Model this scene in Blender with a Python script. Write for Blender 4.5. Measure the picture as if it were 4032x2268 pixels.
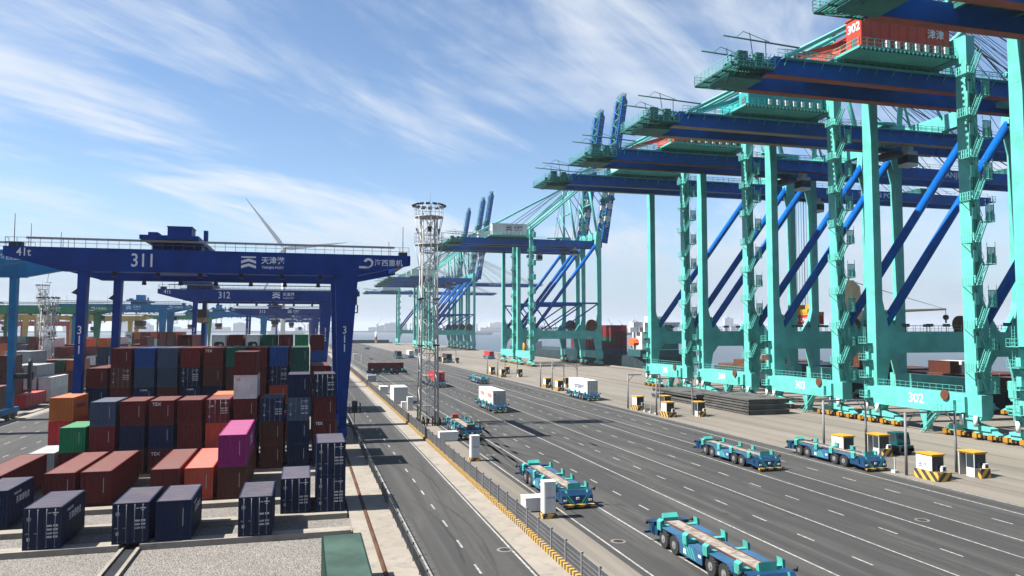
import bpy, math, random
from mathutils import Vector, Matrix
R = math.radians
random.seed(7)
scene = bpy.context.scene
for o in list(bpy.data.objects):
    bpy.data.objects.remove(o)
COL = scene.collection

# ------------------------------------------------------------------ camera
cam_d = bpy.data.cameras.new('camera')
cam_d.sensor_width = 36.0
cam_d.lens = 3000.0 / 4032.0 * 36.0
cam_d.clip_start = 0.5
cam_d.clip_end = 20000
cam = bpy.data.objects.new('camera', cam_d)
COL.objects.link(cam)
cam.location = (0, 0, 15.5)
cam.rotation_euler = (R(90 + 3.129), 0, R(-15.195))
scene.camera = cam

# ------------------------------------------------------------------ world, sun, exposure
SUN_EL, SUN_AZ = 51.4, 5.1          # sun stands over -X, turned SUN_AZ degrees towards +Y
world = bpy.data.worlds.new('World')
scene.world = world
world.use_nodes = True
wn, wl = world.node_tree.nodes, world.node_tree.links
wn.clear()
wout = wn.new('ShaderNodeOutputWorld')
bg = wn.new('ShaderNodeBackground')
bg.inputs['Strength'].default_value = 0.055
sky = wn.new('ShaderNodeTexSky')
sky.sky_type = 'NISHITA'
sky.sun_disc = False
sky.sun_elevation = R(SUN_EL)
sky.sun_rotation = R(-90 + SUN_AZ)
sky.altitude = 10
sky.air_density = 1.0
sky.dust_density = 0.1
sky.ozone_density = 4.0
# high cirrus: noise on a flat cloud sheet far above, drawn out along the wind
tc = wn.new('ShaderNodeTexCoord')
sep = wn.new('ShaderNodeSeparateXYZ')
wl.new(tc.outputs['Generated'], sep.inputs[0])
def wmath(op, a, b=None, c=None, clamp=False):
    n = wn.new('ShaderNodeMath'); n.operation = op; n.use_clamp = clamp
    for i, v in enumerate((a, b, c)):
        if v is None: continue
        if isinstance(v, (int, float)): n.inputs[i].default_value = v
        else: wl.new(v, n.inputs[i])
    return n.outputs[0]
zc = wmath('MAXIMUM', sep.outputs['Z'], 0.0)
den = wmath('ADD', zc, 0.11)
u = wmath('DIVIDE', sep.outputs['X'], den)
v = wmath('DIVIDE', sep.outputs['Y'], den)
comb = wn.new('ShaderNodeCombineXYZ')
wl.new(u, comb.inputs[0]); wl.new(v, comb.inputs[1])
def wnoise(rot, sc, scale, detail, rough, dist, lac=2.0, off=(0, 0, 0)):
    m = wn.new('ShaderNodeMapping')
    m.vector_type = 'TEXTURE'
    m.inputs['Rotation'].default_value = (0, 0, R(rot))
    m.inputs['Scale'].default_value = sc
    m.inputs['Location'].default_value = off
    wl.new(comb.outputs[0], m.inputs[0])
    n = wn.new('ShaderNodeTexNoise')
    n.inputs['Scale'].default_value = scale
    n.inputs['Detail'].default_value = detail
    n.inputs['Roughness'].default_value = rough
    n.inputs['Distortion'].default_value = dist
    n.inputs['Lacunarity'].default_value = lac
    wl.new(m.outputs[0], n.inputs['Vector'])
    return n.outputs['Fac']
CLOUD_ROT = 47                      # streaks drawn out along this bearing
n_big = wnoise(CLOUD_ROT, (1.35, 0.8, 1), 0.80, 5, 0.58, 1.0, off=(-3.1, -9.3, 0))
n_streak = wnoise(CLOUD_ROT + 6, (2.5, 0.62, 1), 1.15, 9, 0.58, 0.9, off=(16.5, -1, 0))
n_fine = wnoise(CLOUD_ROT - 9, (2.0, 0.30, 1), 1.7, 10, 0.62, 1.1, off=(-4, 13.7, 0))
s1 = wmath('MULTIPLY', n_big, 0.85)
s2 = wmath('MULTIPLY_ADD', n_streak, 0.80, s1)
s3 = wmath('MULTIPLY_ADD', n_fine, 0.30, s2)
mr = wn.new('ShaderNodeMapRange')
mr.interpolation_type = 'SMOOTHSTEP'
mr.inputs['From Min'].default_value = 0.87
mr.inputs['From Max'].default_value = 1.24
mr.inputs['To Min'].default_value = 0.0
mr.inputs['To Max'].default_value = 0.92
wl.new(s3, mr.inputs['Value'])
mix = wn.new('ShaderNodeMix'); mix.data_type = 'RGBA'
mix.inputs['B'].default_value = (5.0, 5.4, 5.9, 1)
above = wmath('GREATER_THAN', sep.outputs['Z'], 0.0)
wl.new(wmath('MULTIPLY', mr.outputs['Result'], above), mix.inputs['Factor'])
wl.new(sky.outputs[0], mix.inputs['A'])
# pale blue haze low over the sea, all round the horizon
veil = wn.new('ShaderNodeMapRange'); veil.interpolation_type = 'SMOOTHERSTEP'
veil.inputs['From Min'].default_value = -0.02; veil.inputs['From Max'].default_value = 0.19
veil.inputs['To Min'].default_value = 0.88; veil.inputs['To Max'].default_value = 0.0
wl.new(sep.outputs['Z'], veil.inputs['Value'])
mix2 = wn.new('ShaderNodeMix'); mix2.data_type = 'RGBA'
mix2.inputs['B'].default_value = (2.6, 3.15, 4.05, 1)
wl.new(veil.outputs['Result'], mix2.inputs['Factor'])
wl.new(mix.outputs['Result'], mix2.inputs['A'])
wl.new(mix2.outputs['Result'], bg.inputs['Color'])
wl.new(bg.outputs[0], wout.inputs['Surface'])

sun_d = bpy.data.lights.new('sun', 'SUN')
sun_d.energy = 5.0
sun_d.angle = R(0.53)
sun_d.color = (1.0, 0.955, 0.88)
sun = bpy.data.objects.new('sun', sun_d)
COL.objects.link(sun)
sdir = Vector((-math.cos(R(SUN_AZ)) * math.cos(R(SUN_EL)), math.sin(R(SUN_AZ)) * math.cos(R(SUN_EL)), math.sin(R(SUN_EL))))
sun.rotation_euler = sdir.to_track_quat('Z', 'Y').to_euler()
sun.location = (-200, 0, 250)

scene.view_settings.view_transform = 'Standard'
scene.view_settings.look = 'None'
scene.view_settings.exposure = 1.6
scene.view_settings.gamma = 1.0
scene.view_settings.use_curve_mapping = False
scene.render.engine = 'CYCLES'
cy = scene.cycles
cy.use_denoising = True
cy.max_bounces = 6
cy.diffuse_bounces = 3
cy.glossy_bounces = 2
cy.transmission_bounces = 2
cy.volume_bounces = 0
cy.transparent_max_bounces = 12
cy.caustics_reflective = False
cy.caustics_refractive = False
cy.sample_clamp_indirect = 5

# ------------------------------------------------------------------ helpers
def srgb(r, g, b):
    f = lambda c: (c / 255 / 12.92) if c / 255 <= 0.04045 else ((c / 255 + 0.055) / 1.055) ** 2.4
    return (f(r), f(g), f(b), 1.0)

class NT:
    """small node-tree helper for one material"""
    def __init__(s, name):
        s.m = bpy.data.materials.new(name); s.m.use_nodes = True
        s.n = s.m.node_tree.nodes; s.l = s.m.node_tree.links
        s.b = s.n['Principled BSDF']
        s.tc = s.n.new('ShaderNodeTexCoord')
    def noise(s, scale=5, detail=4, rough=0.55, stretch=(1, 1, 1), coord='Object', dist=0.0, rot=(0, 0, 0), off=(0, 0, 0)):
        mp = s.n.new('ShaderNodeMapping'); mp.inputs['Scale'].default_value = stretch
        mp.inputs['Rotation'].default_value = rot
        mp.inputs['Location'].default_value = off
        if coord == 'World':
            g = s.n.new('ShaderNodeNewGeometry'); s.l.new(g.outputs['Position'], mp.inputs[0])
        else:
            s.l.new(s.tc.outputs[coord], mp.inputs[0])
        t = s.n.new('ShaderNodeTexNoise')
        t.inputs['Scale'].default_value = scale; t.inputs['Detail'].default_value = detail
        t.inputs['Roughness'].default_value = rough; t.inputs['Distortion'].default_value = dist
        s.l.new(mp.outputs[0], t.inputs['Vector'])
        return t.outputs['Fac']
    def ramp(s, fac, lo, hi, a=0.0, b=1.0, smooth=True):
        r = s.n.new('ShaderNodeMapRange')
        if smooth: r.interpolation_type = 'SMOOTHSTEP'
        r.inputs['From Min'].default_value = lo; r.inputs['From Max'].default_value = hi
        r.inputs['To Min'].default_value = a; r.inputs['To Max'].default_value = b
        s.l.new(fac, r.inputs['Value']); return r.outputs['Result']
    def mix(s, fac, a, b, mode='MIX'):
        x = s.n.new('ShaderNodeMix'); x.data_type = 'RGBA'; x.blend_type = mode
        for k, v in (('Factor', fac), ('A', a), ('B', b)):
            if isinstance(v, (int, float)): x.inputs[k].default_value = v
            elif isinstance(v, tuple): x.inputs[k].default_value = v
            else: s.l.new(v, x.inputs[k])
        return x.outputs['Result']
    def math(s, op, a, b=None):
        n = s.n.new('ShaderNodeMath'); n.operation = op
        for i, v in enumerate((a, b)):
            if v is None: continue
            if isinstance(v, (int, float)): n.inputs[i].default_value = v
            else: s.l.new(v, n.inputs[i])
        return n.outputs[0]
    def color(s, c):
        if isinstance(c, tuple): s.b.inputs['Base Color'].default_value = c
        else: s.l.new(c, s.b.inputs['Base Color'])
    def bump(s, h, strength=0.3, dist=0.05):
        b = s.n.new('ShaderNodeBump'); b.inputs['Strength'].default_value = strength
        b.inputs['Distance'].default_value = dist
        s.l.new(h, b.inputs['Height']); s.l.new(b.outputs[0], s.b.inputs['Normal'])
    def set(s, **k):
        for a, v in k.items(): s.b.inputs[a.replace('_', ' ')].default_value = v
        return s.m

MATS = {}
def paint(name, col, rough=0.45, var=0.22, dirt=0.25, metal=0.0, dirtcol=(0.07, 0.058, 0.048, 1), spec=0.2):
    """weathered painted steel: tone variation, run-down dirt streaks"""
    if name in MATS: return MATS[name]
    t = NT(name)
    n1 = t.noise(0.35, 4, 0.6, coord='World')
    n2 = t.noise(2.2, 5, 0.65, (1, 1, 0.12), coord='World')
    lo = tuple(c * (1 - var) for c in col[:3]) + (1,)
    hi = tuple(min(1, c * (1 + var * 0.6)) for c in col[:3]) + (1,)
    c = t.mix(t.ramp(n1, 0.3, 0.7), lo, hi)
    c = t.mix(t.ramp(n2, 0.52, 0.75, 0, dirt), c, dirtcol)
    t.color(c)
    t.b.inputs['Specular IOR Level'].default_value = spec
    MATS[name] = t.set(Roughness=rough, Metallic=metal)
    return MATS[name]
def flat(name, col, rough=0.6, metal=0.0):
    if name in MATS: return MATS[name]
    t = NT(name)
    n1 = t.noise(1.5, 3, 0.6, coord='World')
    t.color(t.mix(t.ramp(n1, 0.3, 0.7), tuple(c * 0.85 for c in col[:3]) + (1,), col))
    MATS[name] = t.set(Roughness=rough, Metallic=metal)
    return MATS[name]

class MB:
    """collects shapes; build() links them as one mesh object"""
    def __init__(s): s.v = []; s.f = []; s.mi = []; s.m = 0; s.smooth = []
    def _add(s, vs, fs, smooth=False):
        b = len(s.v); s.v += [tuple(p) for p in vs]
        for f in fs: s.f.append(tuple(b + i for i in f)); s.mi.append(s.m); s.smooth.append(smooth)
        return s
    def hexa(s, c):      # 4 bottom ccw, 4 top ccw
        return s._add(c, [(3, 2, 1, 0), (4, 5, 6, 7), (0, 1, 5, 4), (1, 2, 6, 5), (2, 3, 7, 6), (3, 0, 4, 7)])
    def box(s, x0, x1, y0, y1, z0, z1):
        return s.hexa([(x0, y0, z0), (x1, y0, z0), (x1, y1, z0), (x0, y1, z0), (x0, y0, z1), (x1, y0, z1), (x1, y1, z1), (x0, y1, z1)])
    def tower(s, secs):  # (z, x0, x1, y0, y1) rings stacked
        n = len(secs); vs = []
        for z, x0, x1, y0, y1 in secs: vs += [(x0, y0, z), (x1, y0, z), (x1, y1, z), (x0, y1, z)]
        fs = [(3, 2, 1, 0)]
        for i in range(n - 1):
            a, b = 4 * i, 4 * i + 4
            for j in range(4): fs.append((a + j, a + (j + 1) % 4, b + (j + 1) % 4, b + j))
        e = 4 * (n - 1); fs.append((e, e + 1, e + 2, e + 3))
        return s._add(vs, fs)
    def tube(s, p0, p1, r, n=8, r1=None, caps=True):
        p0, p1 = Vector(p0), Vector(p1); d = (p1 - p0)
        if d.length < 1e-6: return s
        d.normalize(); r1 = r if r1 is None else r1
        a = Vector((0, 0, 1)) if abs(d.z) < 0.95 else Vector((1, 0, 0))
        ux = d.cross(a).normalized(); uy = ux.cross(d) * -1
        vs = []
        for p, rr in ((p0, r), (p1, r1)):
            for i in range(n):
                t = 2 * math.pi * (i + 0.5) / n
                vs.append(p + ux * (rr * math.cos(t)) + uy * (rr * math.sin(t)))
        fs = [(i, (i + 1) % n, n + (i + 1) % n, n + i) for i in range(n)]
        s._add(vs, fs, n > 4)
        if caps: s._add([], []); b = len(s.v) - 2 * n; s.f += [tuple(b + i for i in reversed(range(n))), tuple(b + n + i for i in range(n))]; s.mi += [s.m, s.m]; s.smooth += [False, False]
        return s
    def bar(s, p0, p1, w=0.05): return s.tube(p0, p1, w * 0.7, 4)
    def disc(s, c, axis, r, th, n=24):
        a = Vector(axis).normalized() * th / 2; c = Vector(c)
        return s.tube(c - a, c + a, r, n)
    def prism(s, pts, axis, a0, a1):  # polygon in the plane across axis, extruded
        n = len(pts); vs = []
        for a in (a0, a1):
            for p, q in pts:
                vs.append({'x': (a, p, q), 'y': (p, a, q), 'z': (p, q, a)}[axis])
        fs = [tuple(range(n)), tuple(reversed(range(n, 2 * n)))] + [(i, n + i, n + (i + 1) % n, (i + 1) % n) for i in range(n)]
        return s._add(vs, fs)
    def rail(s, pts, h=1.1, step=1.6, w=0.05, mid=1):
        for a, b in zip(pts[:-1], pts[1:]):
            a, b = Vector(a), Vector(b); L = (b - a).length; n = max(1, round(L / step))
            for i in range(n + 1):
                p = a.lerp(b, i / n); s.bar(p, p + Vector((0, 0, h)), w)
            for k in range(mid + 1):
                z = Vector((0, 0, h * (k + 1) / (mid + 1))); s.bar(a + z, b + z, w)
        return s
    def mesh(s, name, mats):
        me = bpy.data.meshes.new(name); me.from_pydata(s.v, [], s.f)
        for m in (mats if isinstance(mats, (list, tuple)) else [mats]): me.materials.append(m)
        me.polygons.foreach_set('material_index', s.mi); me.polygons.foreach_set('use_smooth', s.smooth)
        me.update(); return me
    def build(s, name, mats, parent=None, loc=(0, 0, 0), rot=(0, 0, 0)):
        return link(name, s.mesh(name, mats), parent, loc, rot)

KIDS = {}
def link(name, data, parent=None, loc=(0, 0, 0), rot=(0, 0, 0), color=None):
    o = bpy.data.objects.new(name, data); COL.objects.link(o)
    o.parent = parent; o.location = loc; o.rotation_euler = rot
    if color: o.color = color
    if parent: KIDS.setdefault(parent.name, []).append(o)
    return o
def tag(o, label, cat, group=None):
    o['label'] = label; o['category'] = cat
    if group: o['group'] = group
    return o
def thing(name, label, cat, loc=(0, 0, 0), rz=0.0, group=None):
    return tag(link(name, None, None, loc, (0, 0, rz)), label, cat, group)
def struct(o): o['kind'] = 'structure'; return o
def copy_tree(o, parent=None):
    c = o.copy(); COL.objects.link(c); c.parent = parent
    if parent: KIDS.setdefault(parent.name, []).append(c)
    for ch in list(KIDS.get(o.name, [])): copy_tree(ch, c)
    return c

TXT = {}
def text_mesh(s, mat, size=1.0, bold=0.0, sx=1.0):
    k = (s, mat.name, size, bold, sx)
    if k in TXT: return TXT[k]
    cu = bpy.data.curves.new('lettering', 'FONT'); cu.body = s; cu.size = size
    cu.offset = bold; cu.align_x = 'CENTER'; cu.align_y = 'CENTER'; cu.resolution_u = 3
    ob = bpy.data.objects.new('lettering', cu); COL.objects.link(ob)
    bpy.context.view_layer.update()
    me = bpy.data.meshes.new_from_object(ob.evaluated_get(bpy.context.evaluated_depsgraph_get()))
    bpy.data.objects.remove(ob); bpy.data.curves.remove(cu)
    if sx != 1.0:
        for p in me.vertices: p.co.x *= sx
    me.materials.clear(); me.materials.append(mat); me.name = 'lettering'
    TXT[k] = me; return me
ROT = {'-y': (R(90), 0, 0), '-x': (R(90), 0, R(-90)), '+x': (R(90), 0, R(90)), '+y': (R(90), 0, R(180)), 'z': (0, 0, 0)}
def lettering(s, mat, parent, loc, face='-y', size=1.0, bold=0.0, sx=1.0, name='lettering'):
    if not s: return None
    return link(name, text_mesh(s, mat, size, bold, sx), parent, loc, ROT[face])

# ------------------------------------------------------------------ materials
MINT = paint('mint paint', (0.088, 0.355, 0.315, 1), 0.45, 0.16, 0.20)
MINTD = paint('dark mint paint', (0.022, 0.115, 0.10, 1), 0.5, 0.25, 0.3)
SBLUE = paint('crane girder blue', (0.001, 0.075, 0.30, 1), 0.45, 0.2, 0.12, dirtcol=(0.012, 0.02, 0.05, 1), spec=0.12)
NAVY = paint('gantry navy blue', (0.0005, 0.028, 0.17, 1), 0.45, 0.2, 0.12, dirtcol=(0.008, 0.014, 0.035, 1), spec=0.1)
LBLUE = paint('gantry light blue', (0.003, 0.14, 0.31, 1), 0.45, 0.2, 0.12, dirtcol=(0.012, 0.03, 0.05, 1), spec=0.12)
GREENP = paint('gantry green', (0.02, 0.17, 0.08, 1), 0.45, 0.2, 0.1)
YELP = paint('gantry yellow', (0.36, 0.24, 0.05, 1), 0.45, 0.15, 0.1)
REDP = paint('gantry red', (0.30, 0.035, 0.025, 1), 0.45, 0.15, 0.1)
ORNG = paint('machine house red', (0.36, 0.048, 0.026, 1), 0.45, 0.15, 0.08)
TEALP = paint('machine house teal', (0.03, 0.26, 0.27, 1), 0.45, 0.15, 0.08)
BLUEP = paint('machine house blue', (0.02, 0.16, 0.5, 1), 0.45, 0.15, 0.08)
WHITE = paint('white paint', (0.50, 0.50, 0.485, 1), 0.45, 0.08, 0.12)
LETT = flat('white lettering', (0.62, 0.63, 0.64, 1), 0.5)
NLETT = flat('navy lettering', (0.03, 0.06, 0.16, 1), 0.5)
RLETT = flat('red lettering', (0.5, 0.05, 0.04, 1), 0.5)
POLEG = paint('pole grey', (0.15, 0.152, 0.158, 1), 0.5, 0.15, 0.2)
GREY = paint('grey steel', (0.10, 0.105, 0.11, 1), 0.45, 0.2, 0.2, 0.3)
DGREY = paint('dark steel', (0.022, 0.024, 0.027, 1), 0.5, 0.25, 0.15)
GALV = paint('galvanised steel', (0.36, 0.365, 0.36, 1), 0.5, 0.12, 0.22, 0.0)
BLACK = flat('black rubber', (0.010, 0.010, 0.011, 1), 0.8)
RUST = paint('rusty steel', (0.075, 0.038, 0.022, 1), 0.75, 0.35, 0.4)
BROWN = paint('reel brown', (0.09, 0.033, 0.018, 1), 0.6, 0.25, 0.3)
MOTY = paint('motor yellow', (0.27, 0.135, 0.015, 1), 0.6, 0.3, 0.6, dirtcol=(0.05, 0.035, 0.025, 1))
YELL = paint('safety yellow', (0.40, 0.215, 0.02, 1), 0.5, 0.12, 0.15)
OXIDE = paint('red oxide flange', (0.26, 0.06, 0.035, 1), 0.6, 0.2, 0.2)
TANP = paint('tan flange', (0.28, 0.19, 0.11, 1), 0.6, 0.2, 0.2)
ROPE = flat('steel rope', (0.06, 0.065, 0.07, 1), 0.5, 0.4)
GLASS = NT('dark glass'); GLASS.color((0.02, 0.03, 0.035, 1)); GLASS.b.inputs['Specular IOR Level'].default_value = 0.2; GLASS = GLASS.set(Roughness=0.15)

def stripes(name, a, b, axis_vec, freq, sharp=0.02):
    t = NT(name)
    g = t.n.new('ShaderNodeNewGeometry')
    d = t.n.new('ShaderNodeVectorMath'); d.operation = 'DOT_PRODUCT'
    t.l.new(g.outputs['Position'], d.inputs[0]); d.inputs[1].default_value = axis_vec
    fr = t.math('FRACT', t.math('MULTIPLY', d.outputs['Value'], freq))
    f = t.ramp(fr, 0.5 - sharp, 0.5 + sharp)
    n = t.noise(3, 4, 0.6, coord='World')
    c = t.mix(f, a, b); c = t.mix(t.ramp(n, 0.5, 0.8, 0, 0.45), c, (0.17, 0.14, 0.1, 1))
    t.color(c); return t.set(Roughness=0.7)
STRIPE = stripes('yellow black stripes', (0.42, 0.24, 0.03, 1), (0.018, 0.017, 0.016, 1), (0.7, 0.7, -0.75), 1.35)
KERBST = stripes('kerb stripes', (0.34, 0.20, 0.03, 1), (0.022, 0.02, 0.018, 1), (0, 1, 0), 1.7)

def ground_mats():
    g = {}
    # asphalt: grey, tyre polish streaks along the lanes, patches, oil marks
    t = NT('asphalt')
    a = t.noise(0.035, 5, 0.62, (1.0, 0.4, 1), coord='World')
    st = t.noise(0.8, 6, 0.62, (1.0, 0.010, 1), coord='World', dist=0.3)
    st2 = t.noise(0.30, 7, 0.66, (1.0, 0.045, 1), coord='World', dist=1.6, rot=(0, 0, R(4)))
    st3 = t.noise(0.22, 7, 0.66, (1.0, 0.06, 1), coord='World', dist=2.2, rot=(0, 0, R(-7)), off=(13, 5, 0))
    fine = t.noise(9, 3, 0.7, coord='World'); mid = t.noise(1.3, 6, 0.7, coord='World', dist=0.6)
    oil = t.noise(0.33, 5, 0.62, (1, 0.55, 1), coord='World', dist=0.8)
    c = t.mix(t.ramp(a, 0.3, 0.7), (0.0238, 0.0231, 0.0218, 1), (0.0361, 0.0348, 0.0326, 1))
    c = t.mix(t.ramp(mid, 0.40, 0.75, 0, 0.45), c, (0.0458, 0.0440, 0.0414, 1))
    c = t.mix(t.ramp(st, 0.43, 0.60, 0, 0.9), c, (0.0163, 0.0158, 0.0154, 1))
    c = t.mix(t.ramp(st2, 0.50, 0.60, 0, 0.9), c, (0.0154, 0.0150, 0.0148, 1))
    c = t.mix(t.ramp(st3, 0.53, 0.63, 0, 0.55), c, (0.0528, 0.0502, 0.0466, 1))
    c = t.mix(t.ramp(oil, 0.635, 0.68, 0, 0.8), c, (0.0088, 0.0086, 0.0084, 1))
    c = t.mix(t.ramp(fine, 0.35, 0.75, 0, 0.28), c, (0.0510, 0.0475, 0.0440, 1))
    t.color(c); t.bump(fine, 0.25, 0.02); g['asphalt'] = t.set(Roughness=0.85)
    # apron concrete
    t = NT('concrete')
    a = t.noise(0.06, 5, 0.6, (1, 0.3, 1), coord='World')
    st = t.noise(0.35, 5, 0.6, (1, 0.03, 1), coord='World', dist=0.5)
    fine = t.noise(6, 4, 0.7, coord='World')
    c = t.mix(t.ramp(a, 0.3, 0.7), (0.1160, 0.1000, 0.0800, 1), (0.1520, 0.1340, 0.1100, 1))
    c = t.mix(t.ramp(st, 0.47, 0.60, 0, 0.6), c, (0.0760, 0.0680, 0.0580, 1))
    c = t.mix(t.ramp(fine, 0.4, 0.75, 0, 0.2), c, (0.1800, 0.1640, 0.1440, 1))
    t.color(c); t.bump(fine, 0.15, 0.02); g['concrete'] = t.set(Roughness=0.8)
    t = NT('pale concrete')
    a = t.noise(0.25, 5, 0.6, coord='World'); fine = t.noise(5, 5, 0.7, coord='World')
    blot = t.noise(1.1, 5, 0.6, coord='World', dist=0.7)
    c = t.mix(t.ramp(a, 0.3, 0.7), (0.1693, 0.1482, 0.1206, 1), (0.2117, 0.1905, 0.1609, 1))
    c = t.mix(t.ramp(blot, 0.5, 0.66, 0, 0.55), c, (0.1100, 0.0953, 0.0805, 1))
    c = t.mix(t.ramp(fine, 0.45, 0.75, 0, 0.25), c, (0.2370, 0.2159, 0.1905, 1))
    t.color(c); t.bump(fine, 0.2, 0.02); g['pale'] = t.set(Roughness=0.8)
    t = NT('gravel')
    vo = t.n.new('ShaderNodeTexVoronoi'); vo.inputs['Scale'].default_value = 9.0
    ge = t.n.new('ShaderNodeNewGeometry'); t.l.new(ge.outputs['Position'], vo.inputs['Vector'])
    a = t.noise(0.3, 4, 0.6, coord='World'); f2 = t.noise(2.4, 6, 0.75, coord='World')
    hs = t.n.new('ShaderNodeSeparateColor'); t.l.new(vo.outputs['Color'], hs.inputs[0])
    c = t.mix(t.ramp(hs.outputs[0], 0.0, 1.0), (0.098, 0.089, 0.080, 1), (0.190, 0.175, 0.158, 1))
    c = t.mix(t.ramp(a, 0.35, 0.7, 0, 0.3), c, (0.0864, 0.0774, 0.0684, 1))
    c = t.mix(t.ramp(f2, 0.47, 0.64, 0, 0.5), c, (0.0576, 0.0522, 0.0468, 1))
    t.color(c); t.bump(t.math('SUBTRACT', 1.0, vo.outputs['Distance']), 0.9, 0.08); g['gravel'] = t.set(Roughness=0.9)
    t = NT('sea water')
    f = t.noise(0.12, 6, 0.65, (1, 0.6, 1), coord='World'); big = t.noise(0.006, 4, 0.6, (1, 0.25, 1), coord='World')
    t.color(t.mix(t.ramp(big, 0.3, 0.7), (0.0225, 0.0300, 0.0325, 1), (0.0375, 0.0460, 0.0475, 1)))
    t.bump(f, 0.5, 0.6); g['water'] = t.set(Roughness=0.28)
    t = NT('road paint')
    n = t.noise(2.5, 5, 0.7, coord='World')
    t.color(t.mix(t.ramp(n, 0.40, 0.60), (0.2772, 0.2730, 0.2562, 1), (0.1512, 0.1470, 0.1386, 1)))
    g['line'] = t.set(Roughness=0.7)
    return g
GM = ground_mats()
# ================================================================== the setting
def slab(name, x0, x1, y0, y1, z0, z1, mat, parent=None):
    o = MB().box(x0, x1, y0, y1, z0, z1).build(name, mat, parent)
    if parent is None: struct(o)
    return o
YE = 880.0
slab('ground', -700, 126.6, -60, YE, -4.5, -0.42, GM['gravel'])
water = struct(MB().box(-9000, 9000, -3000, 14000, -9, -3.2).build('water', GM['water']))
yard_road = slab('yard_road', 7.6, 14.55, -60, YE, -0.42, 0.0, GM['asphalt'])
rail_strip = slab('rail_strip', 3.85, 7.6, -60, YE, -0.42, 0.0, GM['pale'])
gutter = slab('gutter_strip', 14.55, 16.45, -60, YE, -0.42, 0.004, GM['pale'])
island = slab('equipment_strip', 16.95, 20.75, -60, YE, -0.42, 0.03, GM['concrete'])
transfer_road = slab('transfer_road', 20.75, 61.2, -60, YE, -0.42, 0.0, GM['asphalt'])
apron = slab('quay_apron', 61.2, 126.6, -60, YE, -0.42, 0.006, GM['concrete'])
slab('rail_strip', -31.2, -26.6, -60, YE, -0.42, 0.0, GM['pale'])
west_road = slab('west_road', -47.0, -31.2, -60, YE, -0.42, 0.0, GM['asphalt'])
slab('rail_strip', -50.5, -47.0, -60, YE, -0.42, 0.0, GM['pale'])
slab('far_yard', -700, -100, 40, YE, -0.42, -0.1, GM['concrete'])
# crane rails let into the strips
for x in (5.2, -28.1, -48.9):
    MB().box(x - 0.16, x + 0.16, -60, YE, 0.0, 0.012).box(x - 0.045, x + 0.045, -60, YE, 0.012, 0.09).build('crane_rail', RUST, rail_strip)
for x in (92.7, 122.6):
    MB().box(x - 0.2, x + 0.2, -60, YE, 0.006, 0.016).box(x - 0.05, x + 0.05, -60, YE, 0.016, 0.06).build('crane_rail', RUST, apron)
# joints of the apron concrete and quay edge
m = MB()
for x in (66.0, 71.5, 77.0, 82.5, 88.0, 97.5, 103.0, 108.5, 114.0): m.box(x - 0.03, x + 0.03, -40, YE, 0.006, 0.0095)
m.build('expansion_joints', DGREY, apron)['kind'] = 'stuff'
MB().box(125.9, 126.9, -60, YE, 0.006, 0.32).build('quay_coping', GM['pale'], apron)
fender = MB().box(126.62, 127.6, -1, 1, -3.6, -0.5).mesh('fender', BLACK)
for i in range(14): link('fender', fender, apron, (0, 105 + i * 14, 0))
# white lines
def line(parent, x, y0=-40, y1=YE, w=0.15):
    MB().box(x - w / 2, x + w / 2, y0, y1, 0.0, 0.004).build('lane_line', GM['line'], parent)
for x in (21.4, 25.0, 32.7, 40.0, 47.4, 51.2, 58.4): line(transfer_road, x)
line(transfer_road, 60.95, w=0.18)
line(yard_road, 14.3); line(yard_road, 7.95); line(west_road, -46.6); line(west_road, -31.6)
dash = MB().box(-0.075, 0.075, 0, 2.0, 0.0, 0.004).mesh('lane_dash', GM['line'])
def dashes(parent, x, y0, near, far, step):
    y = y0
    while y < near:
        link('lane_dash', dash, parent, (x, y, 0)); y += step
    m = MB()
    while y < far:
        m.box(x - 0.075, x + 0.075, y, y + 2, 0, 0.004); y += step
    m.build('lane_dashes', GM['line'], parent)['kind'] = 'stuff'
for x, y0 in ((28.8, 31.1), (36.36, 31.1), (43.7, 31.1), (54.8, 31.1)): dashes(transfer_road, x, y0, 245, 800, 6.0)
dashes(yard_road, 11.06, 36.2, 200, 700, 6.0)
for x in (-35.25, -39.1, -42.85): dashes(west_road, x, 100.5, 190, 500, 6.1)
# manholes
def manhole(x, y, label):
    t = thing('manhole_cover', label, 'manhole', (x, y, 0))
    MB().disc((0, 0, 0.004), (0, 0, 1), 0.58, 0.008, 28).build('collar', GM['concrete'], t)
    g = MB().disc((0, 0, 0.007), (0, 0, 1), 0.38, 0.012, 24)
    g.build('lid', DGREY, t)
    b = MB()
    for k in range(-3, 4):
        w = math.sqrt(0.35 ** 2 - (k * 0.095) ** 2); b.box(k * 0.095 - 0.022, k * 0.095 + 0.022, -w, w, 0.013, 0.02)
    b.build('grating', DGREY, t)
manhole(13.84, 52.9, 'round manhole cover with pale collar in the narrow yard road')
manhole(22.42, 52.8, 'round manhole cover by the beige strip ahead of the large blue carrier')
manhole(48.8, 52.1, 'round manhole cover out in the wide dark road, away from any carrier')
manhole(22.45, 92.7, 'faint round manhole cover beside the tall white cabinet')
def tyre_mark(parent, pts, w, mat):
    m = MB()
    for s in (-1.0, 1.0):
        vs = []
        for i, (x, y) in enumerate(pts):
            f = min(1.0, 4 * min(i, len(pts) - 1 - i) / len(pts) + 0.15)
            vs += [(x + s - w * f, y, 0.0022), (x + s + w * f, y, 0.0022)]
        m._add(vs, [(2 * i, 2 * i + 1, 2 * i + 3, 2 * i + 2) for i in range(len(pts) - 1)])
    o = m.build('tyre_marks', mat, parent); o['kind'] = 'stuff'
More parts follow.
